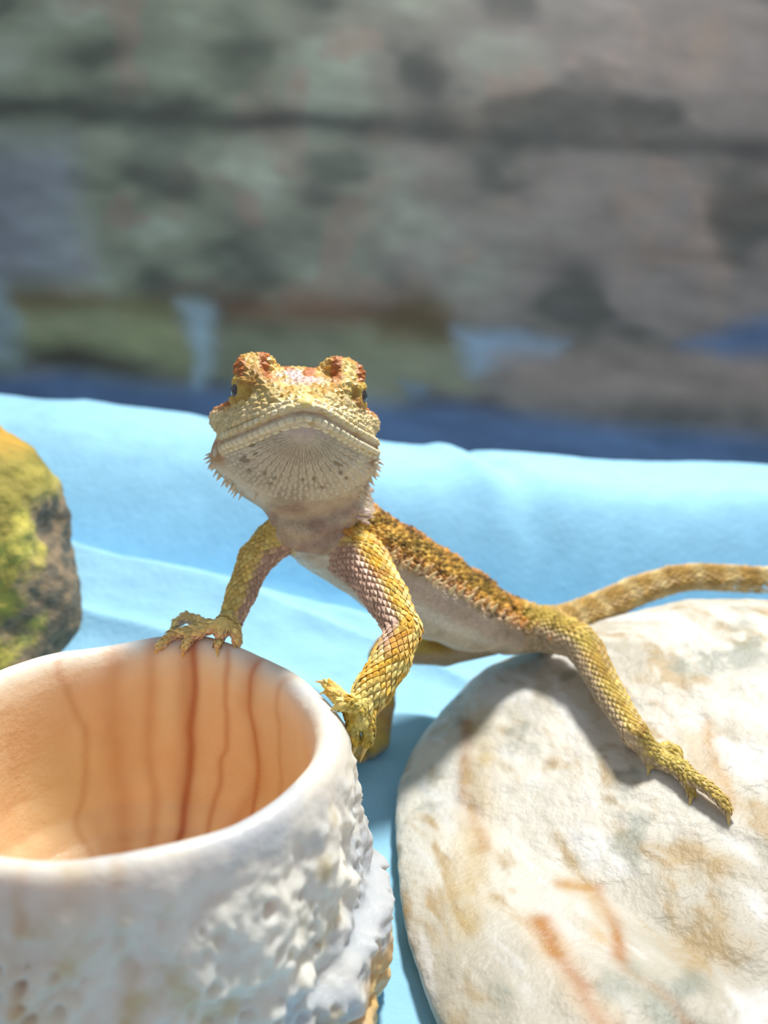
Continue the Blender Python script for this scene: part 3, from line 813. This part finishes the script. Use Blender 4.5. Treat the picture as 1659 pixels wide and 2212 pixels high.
def skin_color(P, N_, own, forscale):
    n1 = fbm(P, 2.2, 3, 200); n2 = fbm(P, 7.0, 3, 201); n3 = fbm(P, 1.0, 3, 202)
    c_ = np.tile(FLANK, (len(P), 1))
    up = N_[:, 2]
    # trunk
    tt, an = trunk_coord(P); aa = np.abs(an)
    back = sstep(88, 66, aa + 10 * (n1 - .5))
    bcol = mixc(mixc(OLIVE, GOLD, sstep(.35, .65, n2)), DARK, .55 * sstep(.5, .72, n1))
    bcol = mixc(bcol, ORANGE, .55 * np.maximum(np.exp(-(an / 20) ** 2), sstep(.55, .8, tt)) * (.5 + .5 * n2 * 2).clip(0, 1))
    bcol = mixc(bcol, ORANGE, .55 * np.exp(-((aa - 72) / 10) ** 2))
    fl = mixc(FLANK, lin(196, 166, 150), .55 * np.exp(-((aa - 92) / 12) ** 2))
    fl = mixc(fl, lin(158, 140, 118), .55 * sstep(.48, .7, n1) * sstep(.3, .5, tt))
    fl = mixc(fl, lin(226, 220, 204), .6 * np.exp(-((aa - 108) / 7) ** 2) * sstep(.75, .5, tt))
    fl = mixc(fl, lin(232, 226, 212), .5 * sstep(125, 160, aa))
    m_ = np.isin(own, ['trunk']); c_[m_] = mixc(fl, bcol, back)[m_]
    # neck and folds
    ncol = mixc(lin(200, 182, 152), lin(160, 130, 116), sstep(.42, .66, n1) * .7)
    ncol = mixc(ncol, mixc(OLIVE, ORANGE, n2), sstep(.25, .55, up) * (own == 'neck') * sstep(0, .4, N_ @ FW + .8 * up))
    m_ = np.isin(own, ['neck', 'neckfold', 'skinfold']); c_[m_] = ncol[m_]
    # head
    hx, hy, hz = hloc(P)
    top = mixc(lin(200, 156, 70), lin(224, 196, 118), sstep(.4, .6, n2)); top = mixc(top, lin(168, 112, 48), .6 * sstep(.5, .7, n1) * sstep(.3, .6, np.abs(hx)))
    stripe = np.cos((np.abs(hx) - .12 * hy) * 17 + 2.0 * (n1 - .5))
    top = mixc(top, lin(182, 96, 44), .85 * sstep(0.0, .6, stripe) * sstep(.45, .8, hz) * sstep(.35, .7, hy))
    top = mixc(top, lin(226, 204, 200), .9 * sstep(.36, .52, n2) * np.exp(-((hx / .38) ** 2 + ((hy - .85) / .32) ** 2) ** 2))
    top = mixc(top, lin(196, 104, 40), .8 * sstep(.75, 1.0, np.abs(hx)) * sstep(1.1, 1.5, hy))
    side = mixc(lin(214, 184, 112), lin(222, 206, 164), n2)
    top = top * .80
    hc = mixc(side * .88, top, sstep(.28, .46, hz + .08 * hy))
    low = mixc(lin(206, 194, 166), lin(178, 164, 140), sstep(.35, .65, n1))
    low = mixc(low, lin(190, 176, 176), .6 * np.exp(-((hx / .5) ** 2 + ((hz - .0) / .25) ** 2)) * sstep(.6, .1, hy))
    low = mixc(low, lin(164, 118, 62), .75 * sstep(.92, 1.08, np.abs(hx)) * sstep(-.62, -.42, hz) * sstep(.35, .6, n2 + .1))
    mz = np.interp(hx, np.sort(MLx), MLz[np.argsort(MLx)])
    hc = mixc(hc, low, sstep(.03, -.03, hz - mz) * sstep(2.4, 1.9, hy + 0 * hz))
    seam_ = np.exp(-((hz - mz) / .022) ** 2) * (hy < 1.7)
    hc = mixc(hc, lin(186, 132, 108), .7 * seam_)
    hc = mixc(hc, mixc(OLIVE, ORANGE, n2), sstep(1.9, 2.2, hy) * sstep(-.1, .2, hz))
    m_ = np.isin(own, ['head', 'throat', 'brow', 'cheek', 'jowl', 'lid', 'snoutbump', 'rostral', 'upper_lip', 'lower_lip']); c_[m_] = hc[m_]
    lip = mixc(lin(226, 212, 172), lin(206, 172, 100), sstep(.5, .7, n2))
    m_ = np.isin(own, ['upper_lip', 'lower_lip']); c_[m_] = mixc(hc, lip, .7 * (1 - .8 * seam_))[m_]
    m_ = own == 'lid'; c_[m_] = mixc(lin(190, 158, 74), lin(160, 116, 52), sstep(.35, .65, n2))[m_]
    m_ = own == 'snoutbump'; c_[m_] = mixc(lin(206, 176, 100), lin(170, 158, 120), n2)[m_]
    m_ = own == 'rostral'; c_[m_] = lin(230, 208, 130)
    # limbs
    yel = mixc(mixc(lin(212, 166, 60), lin(228, 204, 118), sstep(.4, .62, n2)), ORANGE, .6 * sstep(.52, .68, n1))
    pin = mixc(PINK, lin(206, 176, 150), n1)
    side_r = nrm(RI * .9 + UP * .5 - FW * .15)
    ax_up = sstep(-.05, .45, N_ @ side_r)
    fore = sstep(pix(870, 1372, 10.6)[2] + .1, pix(860, 1400, 10.5)[2], P[:, 2])       # below the elbow it is yellow all round
    m_ = np.isin(own, ['armR']); c_[m_] = mixc(pin, yel, np.maximum(ax_up, fore * sstep(-.9, -.4, N_ @ (-RI + .0 * FW) * 0 + .5)))[m_]
    green = mixc(yel, lin(150, 140, 40), .6 * sstep(.3, .6, n1))
    m_ = np.isin(own, ['palmR', 'toeR']); c_[m_] = green[m_]
    sl = nrm(-RI * .75 + UP * .2 - FW * .75)
    m_ = np.isin(own, ['armL']); c_[m_] = mixc(pin, mixc(yel, lin(222, 206, 128), .5), sstep(0.05, .5, N_ @ sl))[m_]
    m_ = np.isin(own, ['palmL', 'toeL']); c_[m_] = mixc(pin, mixc(yel, lin(234, 212, 140), .7), sstep(-.4, .3, up))[m_]
    hy_ = mixc(lin(196, 170, 84), lin(168, 134, 60), sstep(.4, .65, n1)); hy_ = mixc(hy_, ORANGE, .3 * sstep(.5, .7, n3))
    m_ = np.isin(own, ['legN']); c_[m_] = mixc(lin(190, 166, 132), hy_, sstep(-.15, .35, N_ @ nrm(UPW + .5 * RI)))[m_]
    m_ = np.isin(own, ['footN', 'toeN']); c_[m_] = mixc(lin(190, 166, 132), mixc(hy_, lin(206, 186, 100), .5), sstep(-.3, .3, up))[m_]
    m_ = np.isin(own, ['legF', 'footF', 'toeF']); c_[m_] = mixc(lin(190, 166, 132), hy_, sstep(-.15, .35, up))[m_]
    # tail: bands
    ta = np.array(tail); s_ = np.zeros(len(P)); bd = np.full(len(P), 1e9); L0 = 0
    for a, b in zip(ta[:-1], ta[1:]):
        ab = b - a; t = np.clip((P - a) @ ab / (ab @ ab), 0, 1); d = np.linalg.norm(P - a - t[:, None] * ab, axis=1)
        mm = d < bd; bd[mm] = d[mm]; s_[mm] = (L0 + t * np.linalg.norm(ab))[mm]; L0 += np.linalg.norm(ab)
    tc = mixc(mixc(lin(158, 126, 62), lin(190, 156, 88), n2), lin(204, 182, 126), .75 * sstep(-.1, .9, np.sin(s_ * 8.5 + 3 * (n1 - .5))))
    tc = mixc(tc, lin(196, 176, 130), .6 * sstep(0, -.5, up))
    m_ = own == 'tail'; c_[m_] = tc[m_]
    return c_.clip(0.01, 1)

own_v = owner(LV)
col_v = skin_color(LV, LN, own_v, False)
m_skin = material('lizard_skin', None, .55, sss=.18, sss_r=(1, .5, .3), sss_scale=.0012, spec=.35, noise=(900, .10), voro=(2100, .55, .00035))
m_scale = material('lizard_scales', None, .5, sss=.10, sss_r=(1, .5, .3), sss_scale=.0006, spec=.4, noise=(1500, .10))
m_claw = material('claw_horn', tuple(lin(214, 184, 110)), .35, sss=.3, sss_scale=.0006, spec=.5)
m_eye = material('eye_iris', tuple(lin(40, 30, 22)), .15, spec=.7, coat=.6)
m_pup = material('eye_pupil', (.004, .004, .005), .08, spec=.8, coat=.8)

base_z = 0.0
liz = empty('bearded_dragon', np.array([.3, 12.5, 0.0]))
tag(liz, 'young golden bearded dragon standing between the bowl and the marble stone', 'lizard')
mesh_obj('body', LV, LF, m_skin, liz, col=col_v)

# --- scales
TMP = np.array([(-.55, 0, -.10), (-.05, -.5, -.06), (-.05, .5, -.06), (.62, 0, 0), (0.02, 0, 1.0)])
TFC = np.array([(0, 1, 4), (1, 3, 4), (4, 3, 2), (0, 4, 2), (0, 2, 1), (1, 2, 3)])
def scales(name, P, t, n, L, W, H, tip, col, mat=None, label=None):
    t = nrm(t - n * (t * n).sum(-1, keepdims=True)); b = np.cross(n, t)
    N_ = len(P); L, W, H, tip = [np.broadcast_to(np.asarray(v, float), (N_,)) for v in (L, W, H, tip)]
    lx = TMP[None, :, 0] * L[:, None]; ly = TMP[None, :, 1] * W[:, None]; lz = TMP[None, :, 2] * H[:, None]
    lz = lz.copy(); lz[:, 3] = tip * H
    Vs = P[:, None] + lx[..., None] * t[:, None] + ly[..., None] * b[:, None] + lz[..., None] * n[:, None]
    Fs = (TFC[None] + 5 * np.arange(N_)[:, None, None]).reshape(-1, 3)
    shade = np.repeat(col[:, None], 5, 1)
    o = mesh_obj(name, Vs.reshape(-1, 3), Fs, mat or m_scale, liz, col=shade.reshape(-1, 3), smooth=False)
    o['kind'] = 'stuff'
    return o

def chain_lattice(pts, rad, ds, dw, s0=0, s1=None, lim=1.9, jit=.12, up=None):
    """staggered rows of points on the skin round a limb; returns points, distal direction, normals, s, angle"""
    pts = np.array(pts); seg = np.linalg.norm(np.diff(pts, axis=0), axis=1); cum = np.r_[0, np.cumsum(seg)]
    s1 = cum[-1] if s1 is None else s1
    OP, OT, OS, OA, OR = [], [], [], [], []
    ref = UPW if up is None else up
    k_ = 0
    s = s0
    while s < s1:
        i = min(np.searchsorted(cum, s, 'right') - 1, len(seg) - 1); f = (s - cum[i]) / seg[i]
        c_ = pts[i] + f * (pts[i + 1] - pts[i]); r_ = rad[i] + f * (rad[i + 1] - rad[i])
        # smooth axis
        e = .12; pa = np.array([np.interp(s - e, cum, pts[:, q]) for q in range(3)]); pb = np.array([np.interp(s + e, cum, pts[:, q]) for q in range(3)])
        ax = nrm(pb - pa); u = nrm(ref - ax * (ref @ ax)); v = np.cross(ax, u)
        n_ = max(5, int(round(2 * PI * r_ / dw)))
        ph_ = (np.arange(n_) + .5 * (k_ % 2)) / n_ * 2 * PI + rng.normal(0, jit * .3 * dw / r_, n_)
        cc_ = c_ + ax * rng.normal(0, jit * .4 * ds, (n_, 1))
        OP.append(cc_); OT.append(np.tile(ax, (n_, 1))); OS.append(np.full(n_, s)); OA.append(ph_)
        OR.append(np.cos(ph_)[:, None] * u + np.sin(ph_)[:, None] * v); k_ += 1
        s += ds
    C, T, S_, A_, D = [np.concatenate(v) for v in (OP, OT, OS, OA, OR)]
    rmax = max(rad) * lim
    ts = np.arange(.02, rmax, .015)
    res = np.full(len(C), np.nan); alive = np.ones(len(C), bool)
    for t in ts:
        if not alive.any(): break
        v = sample(C[alive] + D[alive] * t)
        ix = np.where(alive)[0][v > 0]; res[ix] = t; alive[ix] = False
    ok = ~np.isnan(res)
    P = C[ok] + D[ok] * res[ok, None]
    # refine
    for _ in range(2):
        P = P - grad(P) * sample(P)[:, None]
    return P, T[ok], grad(P), S_[ok], A_[ok]

def keep(P, names):
    return np.isin(owner(P), names)

def limb_scales(name, pts, rad, names, ds, dw, L, W, H, tip, s0=0, s1=None, jit=.15):
    P, T, N_, s_, a_ = chain_lattice(pts, rad, ds, dw, s0, s1, jit=jit)
    m_ = keep(P, names); P, T, N_ = P[m_], T[m_], N_[m_]
    own_ = owner(P); col = skin_color(P, N_, own_, True)
    r_ = rng.random(len(P))
    col = col * (.78 + .5 * r_[:, None] ** 2)
    g = rng.uniform(.85, 1.15, len(P))
    return P, T, N_, L * g, W * g, H * g, tip, col

def join_scales(name, items):
    P, T, N_, L, W, H, col = [np.concatenate([it[i] for it in items]) for i in (0, 1, 2, 3, 4, 5, 7)]
    tip = np.concatenate([np.full(len(it[0]), it[6]) for it in items])
    return scales(name, P, T, N_, L, W, H, tip, col)

it = []
it.append(limb_scales('', armR, armR_r, ['armR'], .075, .098, .132, .104, .038, .75, .25, jit=.07))
it.append(limb_scales('', armL, armL_r, ['armL'], .07, .09, .12, .096, .030, .6, .3, jit=.07))
for P_, r_, _, _ in TOES:
    it.append(limb_scales('', P_, r_, ['toeL', 'toeR', 'toeN', 'palmL', 'palmR', 'footN'], .06, .075, .095, .085, .022, .8))
it.append(limb_scales('', [armL[-1], palmL], [.15, .13], ['palmL', 'armL'], .06, .08, .10, .09, .02, .7))
it.append(limb_scales('', [armR[-1], palmR, pix(779, 1556, 9.76)], [.172, .15, .092], ['palmR', 'armR'], .065, .085, .11, .10, .03, .8))
it.append(limb_scales('', legN, [.44, .38, .29, .28, .22, .175], ['legN'], .068, .086, .11, .092, .028, .7, .3, jit=.1))
it.append(limb_scales('', [ank, mid, pix(1428, 1640, dH - .2)], [.175, .15, .13], ['footN', 'legN'], .06, .08, .10, .09, .022, .7))
join_scales('limb_scales', it)
it = [limb_scales('', tail, tail_r, ['tail'], .085, .085, .15, .11, .05, 1.0, .15)]
join_scales('tail_scales', it)

# trunk: spiny back, fine flanks
tr_pts = [pix(690, 1085, 12.45)] + [s[0] for s in trunk]; tr_r = [.75] + [max(s[1], s[3]) for s in trunk]
P, T, N_, s_, a_ = chain_lattice(tr_pts, tr_r, .095, .10, .1, None, 1.6, .55)
own_ = owner(P); m_ = np.isin(own_, ['trunk', 'neck', 'head', 'legN'])
P, T, N_, own_ = P[m_], T[m_], N_[m_], own_[m_]
tt, an = trunk_coord(P); aa = np.abs(an)
hx, hy, hz = hloc(P); bk = (aa < 80) & ~(np.isin(own_, ['neck', 'head', 'throat']) & ((N_ @ FW < .15) | (N_[:, 2] < -.1)))
col = skin_color(P[bk], N_[bk], own_[bk], True) * rng.choice([.35, .75, 1.0, 1.35], (bk.sum(), 1), p=[.2, .3, .3, .2])
sz = rng.choice([.75, .95, 1.3], bk.sum(), p=[.45, .4, .15])
scales('back_scales', P[bk], T[bk], N_[bk], .105 * sz, .10 * sz, .058 * sz, .85, col)
P, T, N_, s_, a_ = chain_lattice(tr_pts, tr_r, .058, .058, .2, None, 1.6, .2)
own_ = owner(P); m_ = np.isin(own_, ['trunk', 'neck', 'neckfold', 'legN', 'skinfold'])
P, T, N_, own_ = P[m_], T[m_], N_[m_], own_[m_]
tt, an = trunk_coord(P); fl = np.abs(an) > 78
col = skin_color(P[fl], N_[fl], own_[fl], True) * (.9 + .2 * rng.random((fl.sum(), 1)))
scales('flank_scales', P[fl], T[fl], N_[fl], .068, .056, .010, .5, col)

# head: scales scattered over the skin, denser on the crown
hm = np.isin(own_v, ['head', 'brow', 'cheek', 'jowl'])
hx, hy, hz = hloc(LV); mz_v = np.interp(hx, np.sort(MLx), MLz[np.argsort(MLx)])
cand = np.where(hm & (hz > mz_v + .12) & (LN @ HB < .75))[0]
rng.shuffle(cand); sel = []; cells = {}
for i in cand:
    rr = .085 if hz[i] > .3 else .07
    p = LV[i]; kx = tuple((p / .1).astype(int)); okk = True
    for a in (-1, 0, 1):
        for b in (-1, 0, 1):
            for c_ in (-1, 0, 1):
                for q_ in cells.get((kx[0] + a, kx[1] + b, kx[2] + c_), ()):
                    if ((q_ - p) ** 2).sum() < rr * rr: okk = False
    if okk: sel.append(i); cells.setdefault(kx, []).append(p)
sel = np.array(sel)
col = skin_color(LV[sel], LN[sel], own_v[sel], True) * (.82 + .36 * rng.random((len(sel), 1)))
scales('head_scales', LV[sel], np.tile(HB - .2 * HU, (len(sel), 1)), LN[sel], .12 * rng.uniform(.8, 1.2, len(sel)), .105, .026, .45, col)

# throat: rays of long narrow scales fanning out from the chin
items = []
ctr = (654, 935)
for i, a in enumerate(np.linspace(-96, 96, 61)):
    for rr in np.arange(34 + (i % 2) * 7, 158, 15):
        wob_ = 1.5 * math.sin(i * 2.1 + rr * .03)
        px = ctr[0] + (rr + 0) * math.sin(math.radians(a + wob_)) * 1.08; py = ctr[1] + rr * math.cos(math.radians(a + wob_)) * .92 + .00052 * 0
        py += 22 * (abs(px - 654) / 165) ** 2
        h, n_ = hit(T_LIZ, px, py)
        if h is None: continue
        x_, y_, z_ = hloc(h)
        if y_ > 1.86: continue
        mz_ = np.interp(x_, np.sort(MLx), MLz[np.argsort(MLx)])
        if z_ > mz_ - .16 or z_ < -1.06: continue
        h2, _ = hit(T_LIZ, px + 6 * math.sin(math.radians(a)), py + 6 * math.cos(math.radians(a)))
        if h2 is None: continue
        items.append((h, h2 - h, rr, a))
_ok = np.isin(owner(np.array([i[0] for i in items])), ['head', 'throat', 'jowl', 'lower_lip', 'cheek']); items = [i for i, k_ in zip(items, _ok) if k_]
P = np.array([i[0] for i in items]); T = np.array([i[1] for i in items]); N_ = grad(P)
rr = np.array([i[2] for i in items]); own_ = owner(P)
wid = (3.6 / 1700 * 11.3) * np.clip(rr / 34, 1.6, 3.0) * .92
col = skin_color(P, N_, np.full(len(P), 'head'), True) * (.92 + .22 * rng.random((len(P), 1)))
col = mixc(col, lin(232, 222, 196), .45)
dk = (rng.random(len(P)) < .13) & (rr > 90) & (rr < 135); col[dk] = lin(150, 136, 112)
ln_ = np.where(rr > 125, .12, .15)
scales('throat_scales', P, T, N_, ln_, wid, .026, np.where(rr > 100, .25, .6), col)

# --- single spines, lip scales, claws, eyes
def cone(p0, dirn, length, r0, bend=None, n=7, seg=4):
    d = nrm(dirn); a = nrm(np.cross(d, [.3, .5, .8])); b = np.cross(d, a); bend = np.zeros(3) if bend is None else np.asarray(bend)
    Vs = []; Fs = []
    for i in range(seg):
        t = i / seg; c_ = p0 + d * length * t + bend * length * t * t; r_ = r0 * (1 - t) ** .8
        for j in range(n):
            w_ = 2 * PI * j / n; Vs.append(c_ + r_ * (math.cos(w_) * a + math.sin(w_) * b))
    Vs.append(p0 + d * length + bend * length)
    for i in range(seg - 1):
        for j in range(n):
            Fs.append((i * n + j, i * n + (j + 1) % n, (i + 1) * n + (j + 1) % n, (i + 1) * n + j))
    tip_ = len(Vs) - 1
    for j in range(n): Fs.append(((seg - 1) * n + j, (seg - 1) * n + (j + 1) % n, tip_))
    Fs.append(tuple(range(n - 1, -1, -1)))
    return np.array(Vs), Fs

def part(name, VF, mat, colr, parent=liz, smooth=True):
    Vs, Fs = VF
    return mesh_obj(name, Vs, Fs, mat, parent, col=np.tile(colr, (len(Vs), 1)), smooth=smooth)

# spines along the flank edge
def trunk_at(t, ang):
    f = t * (len(TA) - 1); i = min(int(f), len(TA) - 2); f -= i
    c_ = TA[i] + f * (TA[i + 1] - TA[i]); ax = nrm(TA[i + 1] - TA[i]); up = nrm(TUP - ax * (TUP @ ax)); lt = np.cross(ax, up)
    d = math.cos(math.radians(ang)) * up + math.sin(math.radians(ang)) * lt
    ts = np.arange(.05, 1.6, .01); v = sample(c_ + ts[:, None] * d); k_ = np.argmax(v > 0)
    p = c_ + d * ts[k_]; return p, grad(p[None])[0], ax
sgn = 1 if (np.cross(nrm(TA[2] - TA[1]), TUP) @ RI) > 0 else -1
for t in np.linspace(.13, .86, 27):
    for row in (0, 1):
        if rng.random() < (.5 if row else .12): continue
        p, n_, ax = trunk_at(t + rng.normal(0, .006), sgn * (77 - 9 * row + rng.normal(0, 2.0)))
        L_ = rng.uniform(.17, .25) * (1 - .35 * abs(t - .4) / .45) * (.75 if row else 1)
        part('flank_spine', cone(p - n_ * .03, n_ * .7 + .15 * ax + .7 * UPW, L_, .05, .15 * UPW + .15 * ax), m_scale, mixc(lin(240, 222, 170), ORANGE, min(1, .35 * rng.random() + (.3 if row else 0) + .6 * max(0, (t - .5) / .3))))
for t in np.linspace(.1, .8, 26):           # far edge of the back, seen on the skyline
    p, n_, ax = trunk_at(t, -sgn * (40 + rng.normal(0, 9)))
    part('back_spine', cone(p - n_ * .02, n_ + .5 * ax, rng.uniform(.09, .13), .04, .2 * ax), m_scale, mixc(GOLD, ORANGE, rng.random()))
# beard spines on both jaw edges
for s in (-1, 1):
    for i in range(26):
        y = 1.35 + .55 * rng.random(); z = -.42 - .55 * i / 26 + rng.normal(0, .03)
        o_ = hp(0, y, z); ts = np.arange(.3, 1.6, .01); v = sample(o_ + ts[:, None] * HR * s); k_ = np.argmax(v > 0)
        if not v[k_] > 0: continue
        p = o_ + HR * s * ts[k_]; n_ = grad(p[None])[0]
        part('beard_spine', cone(p - n_ * .02, n_ + .5 * HB - .45 * HU, rng.uniform(.09, .17), .028), m_scale, mixc(CREAM, lin(190, 176, 150), rng.random()))
for i in range(16):                          # tuft beside the neck
    p0 = pix(770 + rng.uniform(0, 24), 1098 + rng.uniform(0, 34), 12.0); h, n_ = hit(T_LIZ, *proj(p0)[:2])
    if h is None: continue
    part('neck_spine', cone(h - n_ * .02, n_ * .6 + RI * .9 - UP * .1, rng.uniform(.1, .17), .035), m_scale, mixc(lin(206, 186, 190), CREAM, rng.random()))

# lip scales: a row of small plates above and below the mouth line
def blob(c_, ax, up, out, l, h_, d_, n=8):
    Vs = []; rings = [(0.0, 1.0), (.55, .86), (.9, .45)]
    for dz, rs in rings:
        for j in range(n):
            w_ = 2 * PI * (j + .5) / n; cx_ = math.copysign(abs(math.cos(w_)) ** .6, math.cos(w_)); sy_ = math.copysign(abs(math.sin(w_)) ** .6, math.sin(w_))
            Vs.append(c_ + ax * cx_ * l * .5 * rs + up * sy_ * h_ * .5 * rs + out * d_ * dz)
    Vs.append(c_ + out * d_)
    Fs = [(i * n + j, i * n + (j + 1) % n, (i + 1) * n + (j + 1) % n, (i + 1) * n + j) for i in range(2) for j in range(n)]
    Fs += [(2 * n + j, 2 * n + (j + 1) % n, 3 * n) for j in range(n)]
    return np.array(Vs), Fs
seg = np.linalg.norm(np.diff(ML, axis=0), axis=1); cum = np.r_[0, np.cumsum(seg)]
def ml_at(s): return np.array([np.interp(s, cum, ML[:, q]) for q in range(3)])
for row, (dz, num, hh) in enumerate([(.085, 30, .075), (-.085, 30, .085), (.165, 26, .065), (-.165, 24, .07)]):
    for i in range(num):
        s = cum[-1] * (.02 + .96 * (i + .5) / num); p = ml_at(s) + dz * HU; ax = nrm(ml_at(s + .03) - ml_at(s - .03))
        o_ = p - HB * .5 - HU * 0; hcast = T_LIZ.ray_cast(Vector(p - HB * 1.0 + (p - hp(0, 1.2, 0)) * .35), Vector(nrm(HB * 1.0 - (p - hp(0, 1.2, 0)) * .35)))
        if hcast[0] is None: continue
        p = np.array(hcast[0]); n_ = grad(p[None])[0]; ax = nrm(ax - n_ * (ax @ n_)); u_ = np.cross(n_, ax)
        wl = cum[-1] * .96 / num * .92
        cl = mixc(lin(232, 222, 186), lin(214, 186, 110), rng.random() * (.7 if dz > 0 else .25)) * rng.uniform(.88, 1.05)
        part('lip_scale', blob(p - n_ * .012, ax, u_, n_, wl, hh, .036), m_scale, cl)
for (px, py, sz_, cl) in [(657, 868, .20, (230, 208, 128)), (655, 917, .15, (216, 204, 176)), (590, 862, .13, (196, 168, 106)), (735, 868, .13, (196, 168, 106)), (548, 864, .12, (186, 172, 124)), (764, 876, .12, (186, 172, 124))]:
    h, n_ = hit(T_LIZ, px, py)
    ax = nrm(HR - n_ * (HR @ n_)); u_ = np.cross(n_, ax)
    part('snout_scale', blob(h - n_ * .02, ax, u_, n_, sz_, sz_ * .8, .05), m_scale, lin(*cl))

# claws
for P_, r_, tipp, cl in TOES:
    if tipp is None: continue
    p0 = P_[-1]; d = np.asarray(tipp) - p0; L_ = np.linalg.norm(d)
    part('claw', cone(p0 + nrm(d) * r_[-1] * .3, d, max(L_ * .95, cl * .6), r_[-1] * .62, -.12 * UPW + .0 * d, 8, 6), m_claw, lin(214, 184, 110))

# eyes
def sphere(c_, r_, nu_=24, nv_=14, ax=None):
    Vs = []; Fs = []
    for i in range(nv_ + 1):
        t = PI * i / nv_
        for j in range(nu_): Vs.append((r_ * math.sin(t) * math.cos(2 * PI * j / nu_), r_ * math.sin(t) * math.sin(2 * PI * j / nu_), r_ * math.cos(t)))
    Vs = np.array(Vs) + c_
    return Vs, grid_faces(nv_ + 1, nu_).tolist() + [[i * nu_ + nu_ - 1, (i + 1) * nu_ + nu_ - 1, (i + 1) * nu_, i * nu_] for i in range(nv_)]
for s in (-1, 1):
    c_ = hp(s * .80, 1.0, .50)
    e = part('eye', sphere(c_, .135), m_eye, lin(60, 46, 30))
    dirn = nrm(s * HR * .85 - HB * .5)
    a = nrm(np.cross(dirn, HU)); Vs, Fs = sphere(np.zeros(3), .075, 18, 10)
    Vs = Vs * np.array([1, 1, 1]); Vs = c_ + dirn * .068 + Vs
    part('pupil', (Vs, Fs), m_pup, lin(5, 5, 5), parent=e)
